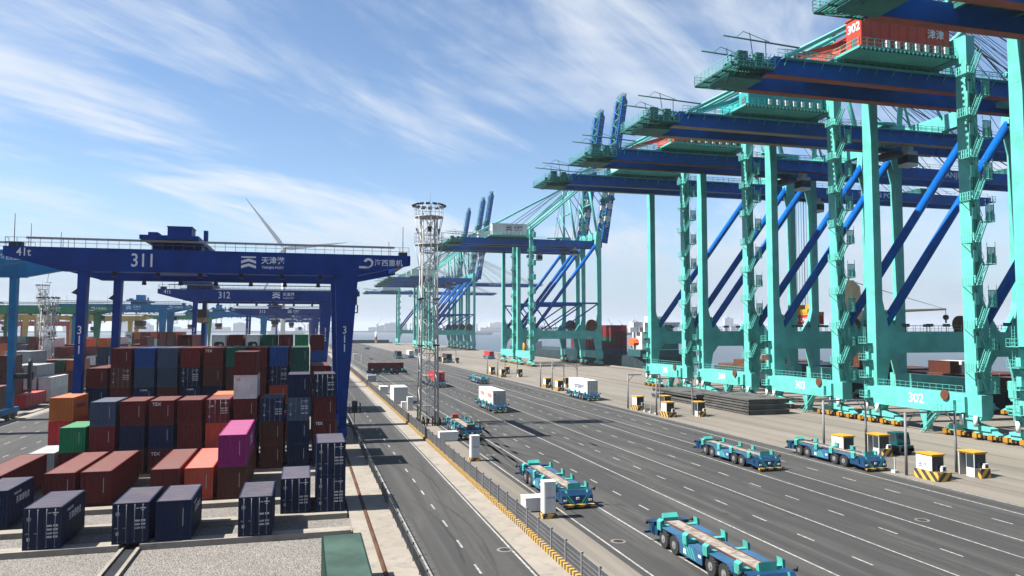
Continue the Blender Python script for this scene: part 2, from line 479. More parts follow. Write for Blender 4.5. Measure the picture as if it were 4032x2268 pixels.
tm = NT('tyre rubber marks'); n_ = tm.noise(0.5, 6, 0.7, (1, 0.2, 1), coord='World'); tm.color(tm.mix(tm.ramp(n_, 0.35, 0.65), (0.026, 0.0253, 0.0245, 1), (0.011, 0.0107, 0.0104, 1))); TYM = tm.set(Roughness=0.9)
rt = random.Random(31)
for k in range(16):
    x0 = rt.choice((23.2, 30.7, 34.5, 38.2, 45.5, 49.3, 56.6, 53)) + rt.uniform(-0.5, 0.5); sh_ = rt.choice((-1, 1)) * rt.uniform(2.5, 9); y0 = rt.uniform(45, 190); ln = rt.uniform(30, 90)
    tyre_mark(transfer_road, [(min(59.5, max(23, x0 + sh_ * (3 * (i / 24) ** 2 - 2 * (i / 24) ** 3))), y0 + ln * i / 24) for i in range(25)], rt.uniform(0.14, 0.30), TYM)
for k in range(4):
    y0 = 45 + k * 28
    tyre_mark(yard_road, [(10.5 + rt.uniform(-.1, .1) + 1.4 * math.sin(i / 24 * 3.1 + k), y0 + 26 * i / 24) for i in range(25)], 0.13, TYM)
# yellow kerb and mesh fence on it
kerb = tag(MB().box(16.45, 16.95, 24, 420, -0.42, 0.34).build('yellow_kerb', KERBST), 'long yellow and black striped concrete kerb below the mesh fence', 'kerb')
fence = thing('mesh_fence', 'grey wire mesh fence standing on the yellow kerb', 'fence', (16.7, 30, 0.34))
mp = MB()
for i in range(36): mp.box(-0.012, 0.012, 0.06 + i * 0.08, 0.06 + i * 0.08 + 0.022, 0.1, 1.35)
for z in (0.1, 0.4, 0.7, 1.0, 1.34): mp.box(-0.016, 0.016, 0.0, 2.96, z, z + 0.025)
panel = mp.mesh('panel', POLEG)
post = MB().box(-0.07, 0.07, -0.07, 0.07, 0, 1.5).mesh('post', POLEG)
for i in range(100):
    link('post', post, fence, (0, i * 3.0, 0)); link('panel', panel, fence, (0, i * 3.0 + 0.02, 0))
fence2 = thing('guard_rail_fence', 'dark grey steel fence between crane rail and narrow yard road', 'fence', (7.25, 34, 0))
mp = MB()
for z in (0.12, 1.02): mp.box(-0.02, 0.02, 0, 2.96, z, z + 0.05)
for i in range(24): mp.box(-0.01, 0.01, 0.1 + i * 0.12, 0.115 + i * 0.12, 0.12, 1.02)
panel2 = mp.mesh('panel', GREY)
post2 = MB().box(-0.05, 0.05, -0.05, 0.05, 0, 1.25).bar((0.0, 0, 1.15), (0.45, 0, 1.25), 0.03).mesh('post', GREY)
for i in range(38):
    link('post', post2, fence2, (0, i * 3.0, 0)); link('panel', panel2, fence2, (0, i * 3.0 + 0.02, 0))
# stacking beams over the gravel
def beam(x0, x1, y, w=1.25):
    o = MB().box(x0, x1, y - w / 2, y + w / 2, -0.42, 0.02).build('stacking_beam', GM['pale'])
    return struct(o)
for y in (61.7, 67.4, 74.2): beam(-11.3, 3.7, y); beam(-27.2, -12.7, y)
for y in (87.4, 90.6, 96.2, 102.2, 111.6, 123.2): beam(-27.2, 3.7, y)
drain = struct(MB().box(-12.35, -11.55, 30, 75, -0.42, -0.36).build('drain_channel', DGREY))
for x in (-12.5, -11.4): MB().box(x - 0.12, x + 0.12, 30, 75, -0.42, -0.22).build('drain_edge', GM['pale'], drain)

# ================================================================== ship-to-shore cranes
def stair_tower(y0, zs, mat):
    """zig-zag stairs on the camera side of a leg: flights, landings, cages"""
    m = MB(); yy = y0
    for i, z in enumerate(zs[:-1]):
        zt = zs[i + 1]; zm = (z + zt) / 2
        # right landing, left landing
        m.box(-0.5, 1.1, yy - 1.5, yy, z - 0.08, z)
        m.box(-3.0, -1.6, yy - 1.5, yy + 0.4, zm - 0.08, zm)
        for (xa, za, xb, zb, ya) in ((-0.3, z, -1.7, zm, yy - 0.75), (-1.7, zm, -0.3, zt, yy - 1.5)):
            for k in (0, 0.7):
                m.tube((xa, ya + k, za), (xb, ya + k, zb), 0.11, 4)
                m.tube((xa, ya + k, za + 1.0), (xb, ya + k, zb + 1.0), 0.035, 4)
            n = 9
            for j in range(n):
                f = (j + 0.5) / n; x = xa + (xb - xa) * f; zz = za + (zb - za) * f
                m.box(x - 0.13, x + 0.13, ya, ya + 0.7, zz - 0.03, zz)
        m.rail([(-0.3, yy - 1.5, z), (1.1, yy - 1.5, z), (1.1, yy, z)], 1.1, 0.7, 0.045)
        m.rail([(-1.6, yy - 1.5, zm), (-3.0, yy - 1.5, zm), (-3.0, yy + 0.4, zm)], 1.1, 0.7, 0.045)
        m.tube((-3.0, yy + 0.3, zm - 0.1), (-1.4, yy + 0.3, zm - 1.3), 0.05, 4)
        m.tube((1.0, yy - 0.1, z - 0.1), (0.1, yy, z - 1.4), 0.05, 4)
        # cage box of the lift shaft side
        for k in range(6): m.box(-0.35 + k * 0.24, -0.20 + k * 0.24, yy - 1.42, yy - 1.38, z + 0.1, z + 2.3)
        m.box(-0.4, 1.06, yy - 1.44, yy - 1.37, z + 2.3, z + 2.4).box(-0.4, 1.06, yy - 1.44, yy - 1.37, z + 1.1, z + 1.2)
        m.box(1.04, 1.08, yy - 1.4, yy - 0.2, z + 0.1, z + 1.6)
        for x in (-0.4, 1.06): m.bar((x, yy - 1.4, z), (x, yy - 1.4, z + 3.1), 0.06)
        m.box(-1.38, -0.6, yy - 0.3, yy - 0.02, zm + 0.4, zm + 1.5)
        for k in range(5): m.box(-3.03, -2.99, yy - 1.45 + k * 0.4, yy - 1.3 + k * 0.4, zm, zm + 1.1)
        m.box(-2.2, -1.45, yy - 0.9, yy - 0.86, z + 0.3, z + 2.0)
    return m

def bogies(m_eq, m_bog, m_mot, x, y0, s):
    """one leg corner: rocker, two half rockers, four bogies with eight wheels"""
    m_eq.prism([(y0 - 1.2, 3.3), (y0 + 1.2, 3.3), (y0 + 0.7, 2.3), (y0 + 3.6, 1.75), (y0 + 3.6, 1.35), (y0 - 3.6, 1.35), (y0 - 3.6, 1.75), (y0 - 0.7, 2.3)][::-1], 'x', x - 0.7, x + 0.7)
    for k in (-2.6, 2.6):
        m_eq.prism([(y0 + k - 0.4, 1.7), (y0 + k + 0.4, 1.7), (y0 + k + 2.0, 1.0), (y0 + k + 2.0, 0.75), (y0 + k - 2.0, 0.75), (y0 + k - 2.0, 1.0)][::-1], 'x', x - 0.5, x + 0.5)
        for j in (-1.25, 1.25):
            yb = y0 + k + j
            m_bog.box(x - 0.42, x + 0.42, yb - 1.1, yb + 1.1, 0.32, 0.85)
            for wv in (-0.6, 0.6): m_bog.disc((x, yb + wv, 0.36), (1, 0, 0), 0.34, 0.5, 14)
            m_mot.append((x - 0.8, yb, 0.65))

FLOODM = MB().bar((0, 0, 0), (0, 0, 0.9), 0.07).box(-0.5, 0.5, -0.3, 0.3, 0.9, 1.4).mesh('floodlight', DGREY)
BUFM = MB().tube((0, 0, -0.75), (0, 0, 0.75), 0.28, 10).mesh('buffer', WHITE)
MOTM = MB().box(-0.3, 0.35, -0.3, 0.42, -0.35, 0.3).box(-0.1, 0.3, -0.75, -0.35, -0.25, 0.15).mesh('drive_motor', MOTY)
LAMPM = MB().disc((0, 0, -0.13), (0, 0, 1), 0.28, 0.26, 10).disc((0, 0, -0.43), (0, 0, 1), 0.34, 0.34, 10).mesh('floodlight', DGREY)
def sts(num, Y, house, flange, boom='down', near=True, group=None, label='', trolley_x=14.0):
    t = thing('ship_to_shore_crane', label, 'crane', (93, Y, 0), 0, group)
    A = 9.75
    legl = [(6.2, -1.4, 0.5), (11.4, -1.4, 1.5), (15.2, -1.4, 1.35), (20.5, -1.4, 0.1), (50, -1.4, 0.05), (58, -1.4, 0.05)]
    legw = [(6.2, 28.9, 31.0), (11.4, 27.8, 31.0), (15.2, 28.0, 31.0), (20.5, 29.35, 31.0), (47, 29.45, 31.0), (52, 28.3, 31.0), (58, 28.9, 31.0)]
    for y in (-A, A):
        lm = MB().tower([(z, a, b, y - 1.0, y + 1.0) for z, a, b in legl])
        if near:
            for z in (21.5, 28.2, 35.0, 41.8, 48.6): lm.box(-1.415, 0.115, y - 1.015, y + 1.015, z, z + 0.10)
        lm.build('leg', MINT, t)
        MB().tower([(z, a, b, y - 0.85, y + 0.85) for z, a, b in legw]).build('leg', MINT, t)
        pb = MB().box(1.3, 28.0, y - 0.75, y + 0.75, 11.6, 15.1)
        pb.prism([(1.2, 15.05), (3.6, 15.05), (1.2, 18.6)], 'y', y - 0.5, y + 0.5)
        pb.prism([(28.2, 15.05), (28.2, 18.0), (26.2, 15.05)], 'y', y - 0.5, y + 0.5)
        pb.prism([(1.3, 11.65), (1.3, 9.6), (2.9, 11.65)], 'y', y - 0.5, y + 0.5)
        p = pb.build('portal_beam', MINT, t)
        MB().rail([(3.6, y - 0.75, 15.1), (26, y - 0.75, 15.1)], 1.1, 1.6, 0.05).build('railing', MINT, p)
        for x in (5.5, 10.5, 14.0, 18.5): link('floodlight', FLOODM, p, (x, y, 15.1))
        MB().tube((0.9, y, 15.9), (29.0, y, 52.6), 0.76, 14).build('diagonal_brace', SBLUE, t)
    if boom == 'up':
        for y in (-A, A):
            MB().tube((0, y, 26.9), (29.5, y, 26.9), 0.4, 8).build('tie_tube', SBLUE, t)
            MB().tube((0.3, y, 26.5), (8.5, y, 15.5), 0.3, 8).tube((29.3, y, 26.5), (12.0, y, 15.2), 0.3, 8).build('sway_brace', SBLUE, t)
    for sd, x0, x1 in (('land', -1.6, 0.4), ('water', 29.0, 31.2)):
        sb = MB().box(x0, x1, -11.6, 11.6, 3.3, 6.3).prism([(-11.6, 3.35), (-8.0, 3.35), (-8.6, 2.7), (-11.2, 2.7)][::-1], 'x', x0 + .1, x1 - .1).prism([(11.6, 3.35), (8.0, 3.35), (8.6, 2.7), (11.2, 2.7)], 'x', x0 + .1, x1 - .1)
        sb = sb.build('sill_beam', MINT, t)
        if near and sd == 'land':
            MB().rail([(x0 + 0.1, -8.4, 6.3), (x0 + 0.1, 8.4, 6.3)], 1.1, 1.2, 0.045).build('railing', MINT, sb)
            lettering(num, LETT, sb, (x0 - 0.012, 0.3, 4.9), '-x', 2.1, 0.02)
            MB().disc((x0 - 0.12, -5.4, 5.9), (1, 0, 0), 0.75, 0.3, 10).build('cable_drum', BROWN, sb)
            MB().tower([(0.25, x0 + 0.3, x1 - 0.6, -1.35, -0.75), (1.2, x0 + 0.3, x1 - 0.5, -1.35, -0.65), (3.3, x0 + 0.1, x1 - 0.1, -1.7, -0.1)]).build('storm_anchor', MINT, sb)
            st = MB()
            for k in (0, 0.8):
                st.tube((x0 - 0.6 - k, -1.9, 0.1), (x0 - 0.6 - k, -5.4, 3.6), 0.09, 4).tube((x0 - 0.6 - k, -1.9, 1.1), (x0 - 0.6 - k, -5.4, 4.6), 0.03, 4)
            for j in range(12): st.box(x0 - 1.4, x0 - 0.6, -2.05 - j * 0.29, -1.85 - j * 0.29, 0.3 + j * 0.29, 0.33 + j * 0.29)
            st.box(x0 - 1.6, x0, -8.6, -5.4, 3.55, 3.62); st.rail([(x0 - 1.6, -5.4, 3.6), (x0 - 1.6, -8.6, 3.6)], 1.1, 0.8, 0.045)
            st.build('access_stair', MINT, sb)
            for y, w_, h_ in ((-9.2, 0.9, 2.2), (-7.2, 0.6, 1.6), (10.2, 0.6, 1.8)): MB().box(x0 - 0.5, x0 - 0.01, y, y + w_, 3.7, 3.7 + h_).build('electric_cabinet', MINT, sb)
            for y in (-10.8, -8.4, 8.3, 10.7): link('buffer', BUFM, sb, (x0 - 0.3, y, 2.65))
        xc = (x0 + x1) / 2
        for yb in (-9.0, 9.0):
            eq, bo, mo = MB(), MB(), []
            bogies(eq, bo, mo, xc, yb, 1)
            e = eq.build('wheel_rocker', MINT, t); bo.build('wheel_bogies', RUST, e)['kind'] = 'stuff'
            for q in mo: link('drive_motor', MOTM, e, q)
    for x0, x1 in ((-1.3, 0.5), (29.2, 30.9)):
        MB().box(x0, x1, -10.4, 10.4, 55.1, 58.2).build('cross_beam', MINT, t)
    # girders with bevelled land end
    for y in (-3.5, 3.5):
        g = MB().prism([(-30, 52), (34, 52), (34, 54.7), (-28.6, 54.7), (-30, 53.6)], 'y', y - 0.65, y + 0.65).build('girder', SBLUE, t)
        MB().box(-30, 34, y - 0.72, y + 0.72, 51.88, 51.995).build('bottom_flange', flange, g)
        MB().rail([(-28, y + (-0.6 if y < 0 else 0.6), 54.7), (33, y + (-0.6 if y < 0 else 0.6), 54.7)], 1.1, 1.6, 0.06).build('railing', MINT, g)
        if near and y < 0:
            wk = MB().box(-27.5, 33, -5.0, -4.2, 54.3, 54.4).rail([(-27.5, -5.0, 54.4), (33, -5.0, 54.4)], 1.1, 1.4, 0.05, 2)
            for i in range(20): wk.bar((-27 + i * 3.1, -5.0, 54.3), (-27 + i * 3.1, -4.16, 53.4), 0.08)
            wk.build('side_walkway', MINT, g)
        for x in (-0.4, 30): MB().box(x - 0.9, x + 0.9, y - 0.5, y + 0.5, 54.7, 55.15).build('hanger', MINT, g)
    ct = MB()
    for x in (-29, -18, -9, 9, 18, 27): ct.box(x - 0.3, x + 0.3, -2.9, 2.9, 54.0, 54.6)
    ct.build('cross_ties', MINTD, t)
    # landside end platform
    e = MB()
    for i in range(15): e.box(-36.2 + i * 0.49, -36.0 + i * 0.49, -5.2, 5.2, 51.55, 51.75)
    for y in (-5.2, -2.6, 0, 2.6, 5.0): e.box(-36.2, -29.2, y, y + 0.2, 51.4, 51.6)
    rnd = random.Random(5)
    for i in range(12):
        x = -36 + i * 0.62
        e.bar((x, -5.2, 51.5), (x + 0.8, -2 + (i % 3), 50.2 + 0.12 * i), 0.09).bar((x, 5.2, 51.5), (x + 0.8, 1 + (i % 3), 50.4 + 0.1 * i), 0.09)
        e.bar((x, -5.2, 51.6), (x + 1.2, -5.2, 53.6), 0.07)
    e.box(-35.0, -29.5, -2.6, 2.6, 50.7, 51.5).box(-34.5, -30.5, -4.6, -3.2, 51.75, 52.7)
    for i in range(16):
        x, y = rnd.uniform(-35.6, -29.5), rnd.uniform(-4.8, 4.8)
        a, b, c = rnd.uniform(0.3, 1.0), rnd.uniform(0.3, 1.0), rnd.uniform(0.3, 1.5)
        e.box(x, x + a, y, y + b, 51.75, 51.75 + c)
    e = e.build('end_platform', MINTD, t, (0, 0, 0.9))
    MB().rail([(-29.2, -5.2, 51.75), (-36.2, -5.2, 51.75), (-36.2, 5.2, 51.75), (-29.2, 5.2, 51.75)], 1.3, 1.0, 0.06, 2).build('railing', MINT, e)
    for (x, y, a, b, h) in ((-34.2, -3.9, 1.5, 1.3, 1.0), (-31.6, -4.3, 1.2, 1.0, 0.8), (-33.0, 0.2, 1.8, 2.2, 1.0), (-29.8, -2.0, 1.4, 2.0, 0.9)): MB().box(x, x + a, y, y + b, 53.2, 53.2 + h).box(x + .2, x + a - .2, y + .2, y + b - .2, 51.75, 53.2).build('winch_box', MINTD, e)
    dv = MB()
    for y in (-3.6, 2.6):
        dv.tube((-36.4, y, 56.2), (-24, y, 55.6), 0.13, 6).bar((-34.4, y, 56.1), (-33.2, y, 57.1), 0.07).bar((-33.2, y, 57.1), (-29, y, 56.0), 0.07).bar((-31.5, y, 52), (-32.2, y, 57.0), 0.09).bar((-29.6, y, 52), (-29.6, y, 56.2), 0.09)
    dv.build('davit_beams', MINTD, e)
    # machinery house on its tray
    tr = MB().box(-18.4, -1.65, -9.3, 9.3, 55.15, 55.5).build('house_tray', MINT, t)
    MB().rail([(-1.7, -9.3, 55.5), (-18.4, -9.3, 55.5), (-18.4, 9.3, 55.5)], 1.1, 1.3, 0.05).build('railing', MINT, tr)
    jo = MB()
    for i in range(23): jo.box(-18.2 + i * 0.72, -18.0 + i * 0.72, -9.75, -9.0, 54.9, 55.145)
    jo.box(-18.3, -1.7, -4.4, 4.4, 54.72, 55.14)
    jo.build('tray_joists', MINTD, tr)
    hs = MB().box(-13.2, -1.7, -8.2, 8.2, 55.5, 60.3).box(-13.35, -1.6, -8.35, 8.35, 60.3, 60.5).box(-17.2, -13.203, -8.2, -5.2, 55.5, 60.25).box(-17.35, -13.36, -8.35, -5.05, 60.25, 60.45)
    for i in range(10): hs.box(-17.1 + i * 1.6, -17.0 + i * 1.6, -8.25, -8.2, 55.55, 60.3)
    hs = hs.build('machinery_house', house, t)
    MB().box(-17.24, -17.2, -7.3, -6.2, 55.52, 57.4).build('door', GREY, hs)
    ac = MB()
    for i in range(7): ac.box(-13.4 + i * 1.7, -12.8 + i * 1.7, -8.85, -8.27, 55.8, 56.8)
    ac.build('cooling_units', WHITE, hs)
    if near: lettering(num, LETT if house is not WHITE else NLETT, hs, (-17.22, -6.75, 58.9), '-x', 1.75, 0.03)
    sl = MB()
    for y in (-3.5, -1.4): sl.hexa([(-24.8, y, 54.9), (-14.3, y, 58.2), (-14.3, y + .15, 58.2), (-24.8, y + .15, 54.9), (-24.8, y, 55.5), (-14.3, y, 59.0), (-14.3, y + .15, 59.0), (-24.8, y + .15, 55.5)])
    for i in range(12): sl.box(-24.4 + i * 0.8, -24.2 + i * 0.8, -3.4, -1.4, 55.1 + i * 0.25, 55.2 + i * 0.25)
    sl.box(-15.2, -13.3, -4.6, 3.4, 55.5, 57.6)
    sl.build('cable_chute', house, hs)
    # A-frame, stays
    af = MB()
    for y in (-1, 1):
        af.tube((30, y * 8.2, 58), (27.3, y * 2.6, 85), 0.55, 10); af.tube((29.0, y * 4, 57.8), (24, y * 2.6, 70), 0.25, 8)
    af.tube((27.3, -3.6, 85), (27.3, 3.6, 85), 0.6, 10).box(26.5, 28.3, -3, 3, 84.4, 86.2)
    af.tube((28.7, -5.4, 71), (28.7, 5.4, 71), 0.35, 8)
    af.build('apex_frame', MINT, t)
    for y in (-3.5, 3.5):
        MB().tube((-26.5, y, 55.0), (27, y, 83.6), 0.24, 8).build('back_stay', MINT, t)
        MB().tube((0.2, y * 1.6, 58.2), (27.2, y, 80.5), 0.42, 8).build('back_leg', MINT, t)
    # boom on its hinge
    br = link('boom', None, t, (34.6, 0, 54.0), (0, R(-81) if boom == 'up' else 0, 0))
    for y in (-3.5, 3.5):
        g = MB().prism([(0.2, -2.0), (66, -2.0), (68, -0.6), (68, 0.5), (0.2, 0.7)], 'y', y - 0.6, y + 0.6).build('boom_girder', SBLUE, br)
        m = MB().rail([(1, y - 0.5, 0.7), (67, y - 0.5, 0.5)], 1.1, 3.0, 0.06)
        if boom == 'up':
            m.box(20, 21, y - 1.3, y + 1.3, -2.3, 1.6)
        m.build('railing', MINTD, br)
    m = MB()
    for x in (3, 14, 25, 36, 47, 58, 67): m.box(x - 0.35, x + 0.35, -3.0, 3.0, -0.4, 0.4)
    for i in range(6): m.bar((3 + i * 11, -3, 0.2), (14 + i * 11, 3, 0.2), 0.14)
    m.box(67.2, 69.4, -4.4, 4.4, -0.9, -0.6).rail([(67, -4.4, -0.6), (69.4, -4.4, -0.6), (69.4, 4.4, -0.6)], 1.5, 1.0, 0.07)
    m.box(43, 45.5, -3.9, 3.9, 0.6, 2.2)
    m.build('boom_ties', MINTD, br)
    if boom == 'down':
        lettering('TIANJIN PORT', LETT, br, (28.5, -4.13, -0.65), '-y', 1.9, 0.02, 1.15)
        for y in (-3.2, 3.2):
            for x in (26, 60): MB().tube((27.5 + 0, y, 84), (34.6 + x, y, 54.8), 0.15, 6).build('fore_stay', ROPE, t)
        m = MB()
        for y in (-1.5, -0.7, 0.7, 1.5): m.tube((27.5, y, 85.5), (34.6 + 40, y * 2, 55.2), 0.05, 4).tube((27.5, y, 85.5), (34.6 + 44, y * 2, 55.2), 0.05, 4)
        for x in (20, 33, 50, 64):
            for y in (-2.2, 2.2): m.tube((27.5, y * 0.6, 85.2), (34.6 + x, y * 1.4, 54.9), 0.06, 4)
        m.build('boom_hoist_ropes', ROPE, t)
    else:
        la = MB()
        for i in range(22):
            x = 2 + i * 3; sg = 1 if i % 2 else -1
            la.bar((x, -3 * sg, 0.5), (x + 3, 3 * sg, 0.5), 0.16).bar((x, -4.2, -1.9), (x, -4.2, 1.6), 0.12).bar((x, 4.2, -1.9), (x, 4.2, 1.6), 0.12)
            la.bar((x, -4.2, 1.6), (x + 3, -4.2, 1.6), 0.12).bar((x, -4.2, -1.9), (x + 3, -4.2, 1.6), 0.08)
        la.build('boom_lattice', MINT, br)
        wb = MB()
        for k in (10, 16, 22):
            for y in (-3.5, 3.5): wb.box(k, k + 2.2, y - 0.63, y + 0.63, -2.03, 0.73)
        wb.build('white_bands', WHITE, br)
        lettering('TIANJIN PORT', LETT, br, (14, -4.13, -0.65), '-y', 1.9, 0.02, 1.15)
        m = MB()
        for y in (-2.5, -1.6, 1.6, 2.5): m.tube((27.5, y, 85.5), (40.5, y, 98), 0.06, 4).tube((27.2, y, 85), (22, y, 55), 0.05, 4)
        for y in (-3.2, 3.2): m.tube((27.8, y, 84), (36.4, y, 72), 0.16, 6).tube((36.4, y, 72), (41, y, 96), 0.16, 6)
        for x in (-24, -14, -6):
            for y in (-2.6, 2.6): m.tube((27, y, 84.5), (x, y * 1.3, 55), 0.09, 4)
        m.build('folded_stays', ROPE, t)
    # trolley and cab
    tx = trolley_x
    tl = MB().box(tx - 3.5, tx + 3.5, -2.7, 2.7, 52.7, 53.6).box(tx - 2.2, tx + 2.0, -2.2, 2.2, 54.6, 56.2).box(tx - 5.5, tx - 3.2, -5.4, 5.4, 54.95, 55.5)
    tl.tube((tx - 10, -5.0, 55.3), (tx - 3, -5.0, 55.3), 0.35, 8)
    tl = tl.build('trolley', MINT, t)
    MB().box(tx + 3.2, tx + 5.6, -1.4, 1.2, 48.4, 51.4).box(tx + 3.8, tx + 5.0, -1, 0.8, 51.4, 52.7).build('operator_cab', WHITE, tl)
    MB().box(tx + 3.14, tx + 5.66, -1.46, 1.26, 49.0, 50.6).build('cab_window', GLASS, tl)
    # stairs on the near land leg, reel on the sea side
    if near: stair_tower(-A - 1.02, [6.6 + i * 6.05 for i in range(9)], MINT).build('zigzag_stair', MINT, t)
    else:
        m = MB()
        for i in range(9):
            z = 6.6 + 6 * i; m.box(-2.8, 0.6, -A - 2.4, -A - 1.02, z, z + 0.12).rail([(-2.8, -A - 2.4, z), (0.6, -A - 2.4, z)], 1.2, 0.9, 0.08)
            m.tube((-2.6, -A - 1.7, z), (0.2, -A - 1.7, z + 3), 0.18, 4).tube((0.2, -A - 1.7, z + 3), (-2.6, -A - 1.7, z + 6), 0.18, 4).box(-0.2, 0.9, -A - 2.2, -A - 1.05, z + 0.1, z + 2.3)
        m.build('zigzag_stair', MINT, t)
    if near:
        lg = MB()
        for z in (4.2, 7.5, 10.4, 13.2):
            lg.box(-2.7, -1.4, A - 0.2, A + 1.6, z, z + 0.08).rail([(-2.7, A - 0.2, z), (-2.7, A + 1.6, z)], 1.1, 0.6, 0.05).bar((-2.6, A, z), (-1.4, A, z - 0.9), 0.06)
        for z in (8.0, 10.5): lg.box(-1.95, -1.42, A + 0.2, A + 0.9, z, z + 1.3)
        for k in (0.0, 0.45): lg.tube((-1.75, A + 1.1 + k, 3.5), (-1.75, A + 1.1 + k, 16), 0.035, 4)
        for i in range(30): lg.bar((-1.75, A + 1.1, 3.8 + i * 0.4), (-1.75, A + 1.55, 3.8 + i * 0.4), 0.03)
        lg.build('leg_ladder', MINT, t)
        lg = MB()
        for i in range(40): lg.box(-0.9, -0.3, A - 1.06, A - 1.0, 17 + i * 0.9, 17.05 + i * 0.9)
        lg.build('leg_rungs', MINT, t)
        kk = MB()
        for y in (-A - 1.0,):
            for x in (-1.2, -0.9, -0.6): kk.tube((x, y - 0.05, 6.5), (x, y - 0.05, 54), 0.05, 4)
        kk.build('cable_runs', MINTD, t)
    rr, zr, xr = (1.6, 16.5, 25.0) if near else (2.5, 17.4, 26.2)
    rl = MB().disc((xr, -A - 1.2, zr), (0, 1, 0), rr, 0.5, 26).disc((xr, -A - 1.5, zr), (0, 1, 0), 0.6, 0.3, 14).box(xr - 0.3, xr + 0.3, -A - 1.4, -A, 15.05, zr).build('cable_reel', BROWN, t)
    m = MB()
    for k in range(6):
        y = -2.5 + k; m.tube((tx - 1 + (k % 2) * 2, y * 0.6, 52.7), (tx - 1 + (k % 2) * 2, y * 0.45, 50.9 if trolley_x < 30 else 50.9), 0.045, 4)
    m.build('hoist_ropes', ROPE, t)
    if trolley_x < 30:
        MB().box(tx - 1.3, tx + 1.3, -2.2, 2.2, 50.2, 50.9).box(tx - 1.1, tx + 1.1, -2.8, 2.8, 49.8, 50.2).build('head_block', DGREY, t)
    return t
G_STS = 'mint green ship to shore cranes along the quay'
sts('', 69.7, BLUEP, OXIDE, label='mint quay crane with blue machinery house, next to crane 302', group=G_STS, trolley_x=10)
c302 = sts('302', 97.8, ORNG, OXIDE, label='mint quay crane numbered 302 with red machinery house', group=G_STS, trolley_x=22)
sts('303', 126.4, TEALP, TANP, label='mint quay crane numbered 303 with teal machinery house', group=G_STS, trolley_x=20)
sts('304', 154.8, ORNG, RUST, label='mint quay crane with red machinery house between the teal and white house cranes', group=G_STS, trolley_x=16)
c305 = sts('305', 183.0, WHITE, GREY, label='mint quay crane with white machinery house holding a red container', group=G_STS, trolley_x=41.3)
sts('306', 319.0, WHITE, GREY, 'up', False, label='mint quay crane with raised boom, in front of its twin', group=G_STS, trolley_x=18)
sts('307', 346.0, WHITE, GREY, 'up', False, label='mint quay crane with raised boom, just behind its twin', group=G_STS, trolley_x=10)
far = sts('308', 572.0, WHITE, GREY, 'up', False, label='first raised-boom mint crane of the cluster behind the lattice mast', group=G_STS, trolley_x=12)
for yy, lb_ in ((600, 'second raised-boom mint crane of the cluster behind the lattice mast'), (656, 'last raised-boom mint crane of the cluster behind the lattice mast')):
    c = copy_tree(far); c.location.y = yy; c['label'] = lb_
sts('', 628.0, WHITE, GREY, 'down', False, label='distant mint quay crane with lowered boom amid the raised ones', group=G_STS, trolley_x=20)
sts('312', 790.0, WHITE, GREY, 'down', False, label='farthest mint quay crane with lowered boom, standing alone', group=G_STS, trolley_x=12)
hs = [o for o in KIDS[c302.name] if o.name.startswith('machinery_house')][0]
lettering('津津', LETT, hs, (-4.2, -8.27, 58.6), '-y', 1.5, 0.01)

# white house crane lettering and marks
def port_logo(parent, loc, face, w, mat):
    """bar over two wave chevrons"""
    m = MB(); h = w * 0.86
    def pl(pts): m._add([(x * w, y * h, 0) for x, y in pts], [tuple(range(len(pts)))])
    pl([(0, .88), (1, .88), (1, 1), (0, 1)])
    for b in (.40, .0):
        pl([(0, b), (0, b + .24), (.5, b + .42), (.5, b + .20)]); pl([(.5, b + .20), (.5, b + .42), (1, b + .24), (1, b)])
    return m.build('port_logo', mat, parent, loc, ROT[face])
def port_mark(parent, loc, face, w, mat):
    """logo with 天津港 / TIANJIN PORT to its right; w is the logo's width"""
    port_logo(parent, loc, face, w, mat)
    d = {'-y': Vector((1, 0, 0)), '-x': Vector((0, -1, 0)), '+x': Vector((0, 1, 0))}[face]
    p = Vector(loc) + d * (w * 2.15)
    lettering('天津港', mat, parent, p + Vector((0, 0, w * 0.56)), face, w * 0.56, w * 0.008, 0.95)
    lettering('TIANJIN PORT', mat, parent, p + Vector((0, 0, w * 0.08)), face, w * 0.24, w * 0.004, 0.98)
for o in list(bpy.data.objects):
    if o.name.startswith('machinery_house') and o.parent and 290 < o.parent.location.y < 360:
        port_mark(o, (-11.2, -8.27, 57.4), '-y', 2.5, NLETT)

